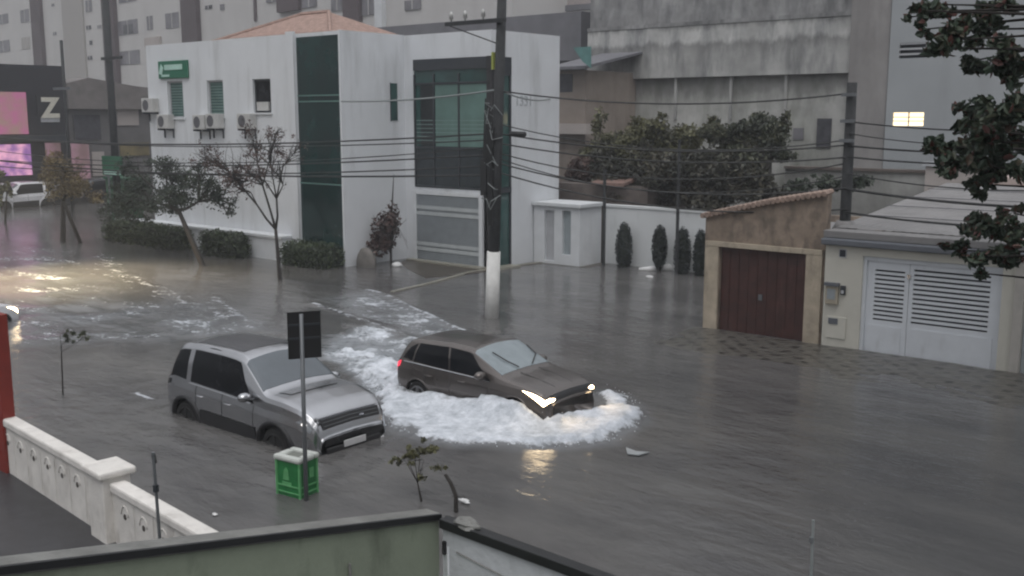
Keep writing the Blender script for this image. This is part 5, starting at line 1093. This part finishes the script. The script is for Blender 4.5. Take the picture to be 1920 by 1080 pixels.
# insulators and crossarm at the top
zca = PY(890, 42, 21.35)[2]; xa_ = PY(838, 42, 21.35)[0]; xb_ = PY(950, 42, 21.35)[0]
MB().box(xa_, xb_, 21.26, 21.34, zca - .05, zca + .05).build('crossarm', M['pole'], P1)
for px in (846, 872, 906):
    q = PY(px, 30, 21.3)
    MB().tube([(q[0], 21.3, zca + .052), (q[0], 21.3, zca + .12), (q[0], 21.3, zca + .13), (q[0], 21.3, zca + .19), (q[0], 21.3, zca + .20), (q[0], 21.3, zca + .27), (q[0], 21.3, zca + .32)], [0.02, 0.02, 0.075, 0.05, 0.065, 0.045, 0.02], 10).build('insulator', M['acw'], P1, smooth=True)
MB().tube([(xa_ + .15, 21.3, zca - .05), (onp1(zca - .6)[0], 21.38, zca - .6)], 0.018, 6).build('arm_brace', M['pole'], P1)
P2 = pole('shorter dark utility pole rising through the cream house roof edge', -10.15, 24.95, PY(1590, 155, 24.95)[2], 0.15, 0.12)
MB().tube([(-10.15, 24.95, 2.7), (-10.15, 24.95, 2.98)], [0.34, 0.2], 10).build('mortar_collar', M['fibre'], P2, smooth=True)
for z in (6.0, 5.37, 4.9): MB().box(-10.33, -9.97, 24.76, 24.82, z, z + 0.08).build('bracket', M['galv'], P2)
P3 = pole('distant dark utility pole before the low grey building', PY(216, 300, 29.0)[0], 29.0, 13, 0.2, 0.18)
MB().box(PY(190, 105, 28.7)[0], PY(228, 105, 28.7)[0], 28.66, 28.74, PY(209, 108, 28.7)[2] - .1, PY(209, 108, 28.7)[2] + .05).build('crossarm', M['pole'], P3)
P4 = pole('slim dark utility pole at the corner of the black shop', PY(130, 300, 30.0)[0], 30.0, PY(118, 75, 30)[2], 0.10, 0.09)
MB().box(PY(100, 165, 29.8)[0], PY(132, 165, 29.8)[0], 29.76, 29.84, PY(118, 165, 29.8)[2] - .1, PY(118, 165, 29.8)[2] + .05).build('crossarm', M['galv'], P4)
def cable(a, b_, r, label, sag=0.15, m='wire'):
    pts = [(a[0] + (b_[0] - a[0]) * t, a[1] + (b_[1] - a[1]) * t, a[2] + (b_[2] - a[2]) * t - sag * 4 * t * (1 - t)) for t in [k / 16 for k in range(17)]]
    o = MB().tube(pts, r * 1.3, 5).build('cable', M[m]); tag(o, label, 'cable', 'overhead cables'); return o
xp = onp1(5)[0]
cz = [(250, 250, 'highest of the cables left of the whitewashed pole'), (267, 262, 'second cable down left of the whitewashed pole'), (293, 289, 'middle cable left of the whitewashed pole'), (313, 310, 'fourth cable down left of the whitewashed pole'), (331, 327, 'lowest long cable left of the whitewashed pole')]
for i, (yl, yr, l) in enumerate(cz):
    a = PY(640, yl, 21.6); b_ = (xp, 21.4, PY(915, yr, 21.4)[2]); d = [(a[k] - b_[k]) for k in range(3)]
    farp = [b_[k] + d[k] * 5.5 for k in range(3)]
    farp[2] = PY(200 - 40 * i, [262, 258, 306, 316, 300][i], 21.6)[2]; farp[0] = PY(-60, 270, 21.6)[0]; farp[1] = 21.6
    cable(b_, farp, [0.018, 0.014, 0.018, 0.016, 0.022][i], l, 0.35)
cable(PY(640, 190, 21.6), onp1(PY(925, 168, 21.46)[2]), 0.02, 'pale grey service cable reaching the pole from the left', 0.1, 'wirel')
cable(onp1(PY(935, 168, 21.46)[2]), (-24.9, 32.0, PY(1055, 185, 32)[2]), 0.02, 'grey service cable running to the clinic right wall', 0.15, 'wirel')
rz_ = [(170, 'P2', 155, 1, 'thin top cable sagging between the two dark poles'), (250, 'P2', 272, 1, 'upper black cable from the thick pole to the right edge'), (268, 'P2', 295, 1, 'second black cable from the thick pole to the right edge'), (305, 'R', 0, 1, 'low cable from the thick pole to the tan garage roof'), (322, 'R', 0, 2, 'lowest cable from the thick pole passing before the garden')]
for i, (y0_, tgt, y1_, k, l) in enumerate(rz_):
    a = onp1(PY(935, y0_, 21.46)[2])
    if tgt == 'P2': cable(a, (-10.15, 24.85, PY(1590, y1_ if i else 175, 24.85)[2]), 0.016, l, 0.3)
    else: cable(a, PY(1560, 395 if i == 3 else 470, 23.6) if False else PY(1590, 352 if i == 3 else 392, 24.85), 0.016, l, 0.45)
for i, (y0_, y1_, rr, l) in enumerate([(228, 238, 0.014, 'thin cable right of the shorter pole passing the lit window'), (273, 278, 0.018, 'thick upper cable right of the shorter pole'), (294, 300, 0.016, 'cable just below the thick one right of the shorter pole'), (354, 380, 0.024, 'heavy black cable crossing above the fibre cement roof'), (398, 420, 0.02, 'low cable crossing before the fibre cement roof')]):
    cable((-10.15, 24.85, PY(1590, y0_, 24.85)[2]), PY(2100, y1_ + (y1_ - y0_) * 0.5, 23.0), rr, l, 0.12)
for i, (ya, yb, rr, l) in enumerate([(232, 262, 0.012, 'thin cable just above the upper black cable right of the thick pole'), (286, 306, 0.014, 'third cable sagging before the garden trees'), (296, 330, 0.012, 'thin slack cable crossing before the garden trees')]):
    cable(onp1(PY(935, ya, 21.46)[2]), (-10.15, 24.9, PY(1590, yb, 24.9)[2]), rr, l, 0.45 + 0.1 * i)
for i, (ya, yb, rr, l) in enumerate([(325, 352, 0.012, 'thin cable between the heavy cables over the grey roof'), (250, 262, 0.010, 'thin cable just below the lit window')]):
    cable((-10.15, 24.85, PY(1590, ya, 24.85)[2]), PY(2100, yb, 23.0), rr, l, 0.2)
cable((xp, 21.4, PY(915, 275, 21.4)[2]), (PY(-60, 280, 21.6)[0], 21.6, PY(200, 285, 21.6)[2]), 0.012, 'thin slack cable crossing before the green glass strip', 0.6)
# tall service drop cable far left
cable(PY(-20, 255, 26), PY(560, 268, 21.6), 0.02, 'black cable crossing before the air conditioners', 0.2)

# ---------------------------------------------------------------- street trees left
q = G(380, 498)
def tc(l, Y): return clY(l, Y, 1.4)
tree('dark leafy street tree leaning over the hedge', (q[0], q[1], 0), tuple(PY(335, 395, q[1])), tc([(250, 345, 42, 34), (300, 335, 42, 34), (350, 340, 40, 32), (395, 370, 28, 28), (290, 380, 55, 24), (245, 385, 38, 26), (340, 370, 46, 26), (230, 360, 30, 30), (315, 310, 34, 16), (400, 345, 20, 20), (215, 385, 22, 26), (265, 405, 34, 12), (405, 385, 14, 16), (270, 310, 24, 14), (365, 312, 18, 10), (410, 400, 10, 8)], q[1] + .2), 'leafdark', 13000, 0.06, 71, tr=0.11, twigs=5, surf=0.05)
q = G(525, 525); fk = PY(517, 430, q[1])
tree('half bare street tree before the clinic windows', (q[0], q[1], 0), fk, tc([(430, 300, 30, 34), (470, 275, 36, 30), (510, 280, 30, 34), (535, 320, 20, 34), (450, 340, 30, 22), (500, 330, 30, 26), (430, 360, 22, 16), (540, 280, 14, 20), (490, 250, 20, 12), (410, 290, 20, 20), (425, 330, 22, 20), (460, 310, 34, 30)], q[1]), 'leafbrown', 2600, 0.045, 72, tr=0.075, twigs=22, surf=0.1)
q = G(118, 455); fk = PY(118, 375, q[1]); q2 = G(155, 455)
tree('yellowing street tree with two trunks near the black shop', (q[0], q[1], 0), fk, tc([(95, 330, 30, 24), (125, 325, 34, 30), (150, 345, 26, 22), (110, 355, 34, 20), (135, 300, 20, 16), (75, 335, 18, 14), (160, 370, 22, 12)], q[1]), 'leafyellow', 5500, 0.065, 73, tr=0.12, bark='bark', twigs=6, surf=0.2, two=(q2[0], q2[1], -0.3))
q = G(10, 420)
tree('thin young tree at the far left edge', (q[0], q[1], 0), PY(12, 370, q[1]), tc([(5, 360, 14, 18), (0, 340, 14, 14)], q[1]), 'leafolive', 400, 0.1, 74, tr=0.07, twigs=3)
# saplings in the flood
def sapling(label, base, stem, cl, n, ls, seed, lm='leafmid', tr=0.018): return tree(label, base, stem, cl, lm, n, ls, seed, tr=tr, name='sapling', cat='sapling', twigs=3, surf=0.1, bark='bark')
q = G(118, 740); Y = q[1]
sapling('thin sapling standing alone in the flood at left', (q[0], Y, 0), PY(115, 660, Y), clY([(120, 640, 12, 10), (158, 632, 16, 8), (135, 626, 12, 6)], Y, .2), 150, 0.045, 81)
q = G(790, 940); Y = q[1]
sapling('thin sapling with yellowish leaves before the foam', (q[0], Y, 0), PY(783, 905, Y), clY([(760, 860, 20, 10), (800, 840, 24, 11), (785, 895, 10, 10), (745, 866, 12, 8), (775, 848, 18, 8)], Y, .15), 800, 0.034, 82, 'leafolive')
q = G(855, 960); Y = q[1]; b0 = PY(835, 890, Y)
sk = empty('broken_stump', (q[0], Y, 0)); tag(sk, 'dark broken sapling stick beside the corner of the green wall', 'stick')
MB().tube([(q[0], Y, -0.3), (q[0], Y, 0.0), PY(855, 930, Y), PY(845, 905, Y), b0], [0.032, 0.034, 0.03, 0.028, 0.024], 8).tube([PY(848, 930, Y), PY(872, 932, Y)], 0.008, 5).build('stem', M['bark'], sk)
lm, t = leaves(clY([(820, 878, 16, 6), (832, 876, 8, 5)], Y, .1), 110, 0.025, 83, surf=0.1); lm.build('leaves', M['leafolive'], sk, tint=t)

# ---------------------------------------------------------------- sign post, bin, litter
SX_, SY_ = G(574, 938)[:2]
SP = empty('road_sign', (SX_, SY_, 0)); tag(SP, 'road sign seen from behind, dark rectangle on a thin grey post', 'sign')
ztop = PY(565, 585, SY_)[2]; zl = PY(565, 672, SY_)[2]; xl = PY(565, 600, SY_)[0]
MB().tube([(SX_, SY_, -0.36), (xl, SY_, ztop - 0.03)], [0.033, 0.03], 10).build('post', M['galv'], SP, smooth=True)
m = MB()
m.box(-0.235, 0.235, -0.006, 0.006, zl, ztop); o = m.build('panel', M['signback']); o.parent = SP; o.location = (xl - SX_, 0.045, 0); o.rotation_euler = (0, 0, R(60))
m = MB().box(-0.22, 0.22, -0.02, -0.007, zl + .28, zl + .31).box(-0.22, 0.22, -0.02, -0.007, ztop - .2, ztop - .17); r = m.build('brace', M['frame']); r.parent = o
BN = empty('litter_bin', (-11.75, 9.1, 0)); tag(BN, 'green and white litter bin standing in water at the sign post', 'bin')
BN.rotation_euler = (0, 0, R(8)); BN.location = G(558, 924)
def bb(mb, n, m, **k): o = mb.build(n, m, None, **k); o.parent = BN; return o
bw, bd, bz = 0.225, 0.18, 0.53
bb(MB().box(-bw, bw, -bd, bd, -0.36, bz), 'body', M['binG'], bevel=0.02)
fr = MB()
for sx_ in (-1, 1):
    for sy_ in (-1, 1): fr.box(sx_ * bw - 0.018, sx_ * bw + 0.018, sy_ * bd - 0.018, sy_ * bd + 0.018, -0.3, bz)
for z in (0.10, 0.0): fr.box(-bw + .018, bw - .018, -bd - 0.012, -bd - .002, z + .05, z + 0.075); fr.box(bw + .002, bw + 0.012, -bd + .018, bd - .018, z + .05, z + 0.075)
bb(fr, 'frame', M['binP'], bevel=0.004)
lid = MB().box(-bw - .04, bw + .04, -bd - .04, -bd + .07, bz + .002, bz + .09).box(-bw - .04, bw + .04, bd - .07, bd + .04, bz + .002, bz + .09).box(-bw - .04, -bw + .09, -bd + .07, bd - .07, bz + .002, bz + .09).box(bw - .09, bw + .04, -bd + .07, bd - .07, bz + .002, bz + .09)
bb(lid, 'lid', M['binW'], bevel=0.035)
bb(MB().box(-bw + .09, bw - .09, -bd + .07, bd - .07, bz + .002, bz + .06), 'opening', mat('bin_inside', (0.16, 0.17, 0.15), 0.7))
lg = MB().prism([(-0.10, 0.25), (0.02, 0.25), (0.0, 0.40), (-0.04, 0.44), (-0.08, 0.40)], 'y', -bd - .008, -bd - .002)
for q8 in ((-0.12, 0.06, -bd - .008, -bd - .002, 0.17, 0.22), (bw + .002, bw + .008, -0.10, -0.02, 0.26, 0.42), (bw + .002, bw + .008, 0.02, 0.11, 0.27, 0.42)): bb(MB().box(*q8), 'emblem', M['binP'])
bb(lg, 'emblem', M['binP'])
q = G(1187, 850); m = MB(); s = 0.16
m.prism([(q[0] - .22, q[1] + .12), (q[0] - .02, q[1] - .14), (q[0] + .16, q[1] - .08), (q[0] + .22, q[1] + .16), (q[0] + 0.02, q[1] + .06)], 'z', 0.012, 0.03)
tag(m.build('floating_paper', mat('grey_wet_paper', (0.30, 0.32, 0.33), 0.5)), 'pale torn sheet floating right of the bow wave', 'litter')
q = G(403, 967); tag(MB().sphere((q[0], q[1], 0.02), (0.05, 0.03, 0.02), 8, 6, .2).build('floating_cup', M['floatwhite']), 'tiny white scrap floating right of the old balustrade', 'litter')
q = G(870, 943); tag(MB().sphere((q[0], q[1], 0.03), (0.12, 0.05, 0.03), 8, 6, .3).build('floating_bottle', M['floatwhite']), 'white bottle caught at the dark broken stick', 'litter')
q = G(575, 838, 0.1); 

# ---------------------------------------------------------------- balustrade, red post, thin rod
BA = empty('balustrade', (-12.38, 6.59, 0)); tag(BA, 'old white masonry balustrade with small round holes and a capped pillar', 'balustrade')
xs0, xs1 = -17.2, -6.4
w = MB().box(xs0, -12.62, 6.52, 6.66, -0.36, 0.80).box(-12.15, xs1, 6.52, 6.66, -0.36, 0.74)
w.build('wall', M['bal'], BA)
MB().box(xs0, -12.62, 6.48, 6.70, 0.803, 0.93).box(-12.15, xs1, 6.48, 6.70, 0.743, 0.87).build('coping', M['bal'], BA, bevel=0.03)
MB().box(-12.62, -12.15, 6.40, 6.78, -0.36, 0.93).build('pillar', M['bal'], BA, bevel=0.02)
MB().box(-12.68, -12.09, 6.34, 6.84, 0.933, 1.03).build('pillar_cap', M['bal'], BA, bevel=0.03)
hl = MB(); rings = MB(); pn = MB()
for k in range(17):
    x = -16.9 + k * 0.52 if k < 8 else -11.8 + (k - 8) * 0.52
    if k < 8 and x > -12.8: continue
    zc = 0.55 if k < 8 else 0.5
    MB().tube([(x + 0.1 * math.cos(a), 6.518, zc + 0.02 + 0.12 * math.sin(a)) for a in [math.pi * (k2 / 8) for k2 in range(9)]], 0.012, 5).build('relief_arch', M['bal'], BA, smooth=True)
    MB().tube([(x, 6.512, zc), (x, 6.519, zc)], 0.038, 10).build('hole', M['hole'], BA)
    MB().box(x + 0.25, x + 0.27, 6.513, 6.519, 0.1, 0.74).build('relief_rib', M['bal'], BA)

BA.rotation_euler = (0, 0, R(-5.3)); BA.location.y += 0.0
q = PY(6, 700, 6.85)
o = empty('red_post', (q[0], 6.9, 0)); tag(o, 'tall red painted post at the left edge behind the balustrade', 'post')
z1 = PY(0, 590, 6.9)[2]; x_ = PY(18, 800, 6.9)[0] - 0.12
MB().box(x_ - .13, x_ + .12, 6.80, 7.0, -0.36, z1).build('shaft', M['red'], o, bevel=0.01)
rt_ = PX(287, 848, -7.6); rb_ = PX(299, 1004, -7.6)
rd = empty('metal_rod', (-7.6, rb_[1], 0)); tag(rd, 'thin dark metal rod standing behind the green wall', 'rod')
sl_ = (rt_[1] - rb_[1]) / (rt_[2] - rb_[2]); MB().tube([(-7.6, rb_[1] - sl_ * rb_[2], 0.06), (-7.6, rt_[1], rt_[2])], [0.018, 0.015], 6).build('rod', M['galv'], rd)
MB().tube([(-7.63, rt_[1] + .03, rt_[2] - .1), (-7.6, rt_[1], rt_[2] - .02)], 0.02, 5).tube([(-7.6, rb_[1] + sl_ * .42, rb_[2] + .42 - .03), (-7.6, rb_[1] + sl_ * .42, rb_[2] + .45)], 0.028, 6).build('clamp', M['frame'], rd)

# ---------------------------------------------------------------- foreground walls
GWL = empty('green_wall', (-6.25, 4, 0)); tag(GWL, 'pale green boundary wall with grey sloping cap in the foreground', 'wall')
cx_, cy_, cz_ = G(818, 962, 2.0); Yf = cy_; Xf = cx_
lp = PX(0, 1046, Xf - 0.12)       # back top edge of the cap at the left border
sl2 = (lp[2] - 2.0) / (lp[1] - Yf)
def zc_(y): return 2.0 + sl2 * (y - Yf)
y0_ = -0.5
MB().prism([(y0_, -0.36), (Yf, -0.36), (Yf, 1.93), (y0_, zc_(y0_) - 0.07)], 'x', Xf - 0.10, Xf + 0.03).build('wall', M['greenwall'], GWL)
MB().prism([(y0_, zc_(y0_) - 0.068), (Yf + .02, 1.932), (Yf + .02, 2.0), (y0_, zc_(y0_))], 'x', Xf - 0.14, Xf + 0.035).build('cap', M['cap'], GWL)
MB().prism([(y0_, zc_(y0_) - 0.045), (Yf, 1.955), (Yf, 2.005), (y0_, zc_(y0_) + .005)], 'x', Xf + 0.036, Xf + 0.07).build('drip_edge', M['blackedge'], GWL)
MB().tube([(Xf + .05, 5.3, 1.9), (Xf + .05, 5.3, 0.3)], 0.012, 5).build('hanging_pipe', M['cap'], GWL)
FG = empty('front_gate', (Xf, Yf, 0)); tag(FG, 'white embossed metal gate with black top edge in the foreground', 'gate')
Bx('sheet', M['gatewhite'], FG, Xf + 0.10, -0.6, Yf - 0.02, Yf + 0.02, 0.05, 1.88)
Bx('top_rail', M['blackedge'], FG, Xf + 0.09, -0.5, Yf - 0.06, Yf + 0.06, 1.90, 1.99, bevel=0.01)
MB().box(Xf + 0.1, Xf + 0.36, Yf - 0.075, Yf - .065, 1.86, 1.95).build('loose_strip', M['gatewhite'], FG) if False else None
q = G(876, 984, 2.0); MB().sphere((q[0], Yf, 2.0), (0.14, 0.08, 0.05), 10, 8, 0.25).build('mortar_lump', M['cap'], FG)
em = MB()
em.tube([(Xf + 0.28, Yf - .028, 1.72), (Xf + 1.5, Yf - .028, 1.60)], 0.008, 4)
em.build('crease', M['cap'], FG)
em = MB(); rr_ = random.Random(3)
for k in range(5):
    x = Xf + 0.45 + k * 0.62
    for (a1, b1, a2, b2) in ((0, .9, .45, 1.45), (.45, 1.45, .55, .8), (0, .9, .5, .3), (.5, .3, .55, .8), (.12, .9, .42, 1.2), (.12, .9, .42, .6)):
        em.tube([(x + a1, Yf - .026, b1), (x + (a1 + a2) / 2, Yf - .03, (b1 + b2) / 2 + .03), (x + a2, Yf - .026, b2)], 0.014, 5)
em.box(Xf + 0.16, Xf + .18, Yf - .03, Yf - .021, 0.1, 1.74)
em.build('embossed_pattern', M['gatewhite'], FG, smooth=True)
Bx('hinge', M['black'], FG, Xf + 0.115, Xf + 0.15, Yf - 0.045, Yf - 0.021, 1.66, 1.78)
q = PY(1525, 975, Yf - 0.1); q2 = PY(1521, 1085, Yf - 0.1)
rd = empty('antenna_rod', (q[0], Yf - .1, 0)); tag(rd, 'thin pale rod rising at the bottom edge right of the gate', 'rod')
MB().tube([(q2[0] - .02, Yf - .1, 1.5), (q2[0], Yf - .1, q2[2]), (q[0], Yf - .1, q[2])], [0.012, 0.011, 0.009], 6).build('rod', mat('pale_rod', (0.22, 0.24, 0.24), 0.6), rd)
MB().tube([(q[0] - .004, Yf - .1, q[2] - .16), (q[0] - .004, Yf - .1, q[2] - .12)], 0.016, 6).build('joint', M['galv'], rd)

FG.rotation_euler = (0, 0, R(-2.0))
# ---------------------------------------------------------------- overhanging tree at right
T = empty('almond_tree', (0.1, 8.7, 0)); tag(T, 'broadleaved tree with reddening leaves hanging in from the right', 'tree')
mb = MB(); rr = random.Random(21)
mb.tube([(0.1, 8.7, -0.36), (0.05, 8.8, 2.0), (-0.1, 8.9, 4.6), (-0.2, 9.0, 6.8)], [0.22, 0.18, 0.14, 0.08], 12)
cl = []
spots = [(1760, 20, 26, 12), (1730, 55, 16, 12), (1790, 75, 38, 26), (1840, 55, 36, 24), (1880, 20, 30, 20), (1770, 90, 20, 16), (1850, 130, 26, 14), (1885, 95, 34, 26), (1900, 150, 26, 22), (1820, 115, 20, 12), (1720, 20, 12, 10), (1745, 8, 20, 8), (1700, 32, 9, 7),
         (1870, 210, 46, 20), (1820, 215, 24, 14), (1780, 275, 44, 18), (1840, 265, 46, 26), (1900, 260, 40, 30), (1800, 310, 40, 20), (1850, 310, 44, 24), (1745, 270, 16, 10), (1905, 320, 26, 16), (1835, 345, 22, 14), (1810, 240, 26, 12), (1905, 200, 26, 24),
         (1830, 415, 30, 14), (1860, 440, 30, 16), (1890, 425, 26, 12), (1800, 470, 24, 14), (1840, 480, 34, 20), (1880, 480, 30, 16), (1838, 512, 14, 10), (1905, 455, 22, 18), (1900, 400, 20, 8)]
for k, (px, py, rx, ry) in enumerate(spots):
    Y = 9 + 0.5 * math.sin(k * 2.3); p = PY(px, py, Y); s = math.hypot(p[0], p[1]) / CF; cl.append((p[0], Y, p[2], rx * s * 1.15, rx * s * 1.15, ry * s * 1.3))
org = {0: (-0.15, 8.95, 6.0), 1: (-0.1, 8.9, 4.9), 2: (-0.05, 8.85, 4.2)}
for k, c in enumerate(cl):
    O = Vector(org[0 if k < 13 else 1 if k < 25 else 2]); P = Vector(c[:3]); m_ = O.lerp(P, .55) + Vector((rr.uniform(-.15, .15), rr.uniform(-.15, .15), rr.uniform(-.05, .2)))
    mb.tube([O, m_, P], [0.03, 0.016, 0.006], 5)
out = []
for _ in range(70):
    a = rr.uniform(0, 6.28); r = 2.0 * math.sqrt(rr.random()); out.append((0.55 + r * math.cos(a), 8.9 + r * 1.2 * math.sin(a), rr.uniform(4.0, 8.4), .5, .5, .35))
out = [c for c in out if c[0] > -1.85 or c[2] > 7.4]
for c in out[::3]: O = Vector((-0.1, 8.9, max(3.6, c[2] - 1.2))); mb.tube([O, O.lerp(Vector(c[:3]), .5) + Vector((0, 0, .15)), c[:3]], [0.05, 0.03, 0.01], 5)
high = []  # unseen upper canopy, added over the road to shade the water at right
mb.tube([(-0.2, 9.0, 6.8), (-0.4, 9.8, 8.6), (-1.8, 12.5, 9.8), (-3.4, 15.5, 10.3)], [0.12, 0.10, 0.07, 0.03], 8)
mb.tube([(-0.4, 9.8, 8.6), (0.8, 13, 9.6), (1.2, 17, 10)], [0.10, 0.07, 0.03], 8)
for _ in range(85):
    a = rr.uniform(0, 6.28); r_ = math.sqrt(rr.random()); c = (-2.8 + 5.2 * r_ * math.cos(a), 14.6 + 5.4 * r_ * math.sin(a), rr.uniform(9.3, 11.2), 1.1, 1.1, 0.5); high.append(c)
    mb.tube([(-0.8 + rr.uniform(-.5, .5), 12 + rr.uniform(-1, 2), 9.5), c[:3]], [0.03, 0.012], 4)
mb.build('trunk', M['bark'], T, smooth=True)
lm, t = leaves(high, 30000, 0.17, 93, surf=0.0, aspect=0.6); lm.build('crown', M['leafred'], T, tint=t * 0.8)
sub = []
for q in cl:
    for _ in range(4):
        d = Vector((rr.gauss(0, 1), rr.gauss(0, 1), rr.gauss(0, 1))).normalized() * rr.uniform(0.2, 1.0); f = rr.uniform(0.35, 0.6)
        sub.append((q[0] + d.x * q[3], q[1] + d.y * q[4], q[2] + d.z * q[5], q[3] * f, q[4] * f, q[5] * f))
lm, t = leaves(sub, 5600, 0.045, 90, surf=0.0, aspect=0.5, oval=True)
# reddening comes in whole sprays
lm.build('crown', M['leafred'], T, tint=np.clip(t * 0.8 + 0.55 * np.repeat(np.random.RandomState(2).rand(len(t) // 2) > 0.84, 2), 0, 1))
lm, t = leaves(out, 9000, 0.08, 91, surf=0.0, aspect=0.55); lm.build('crown', M['leafred'], T, tint=t * 0.8)

# ---------------------------------------------------------------- rain haze
hz = MB().box(-330, 120, -40, 260, -2.0, 48).build('haze', bpy.data.materials.new('rain_haze')); hz['kind'] = 'stuff'; hz['label'] = 'thin grey rain haze filling the street'
hm = hz.data.materials[0]; hm.use_nodes = True; hn = hm.node_tree; hn.nodes.clear(); pv = hn.nodes.new('ShaderNodeVolumePrincipled'); ho = hn.nodes.new('ShaderNodeOutputMaterial')
pv.inputs['Color'].default_value = (0.86, 0.88, 0.92, 1); pv.inputs['Density'].default_value = 0.0014; pv.inputs['Anisotropy'].default_value = 0.1
hn.links.new(pv.outputs[0], ho.inputs['Volume'])
scene.cycles.volume_bounces = 1
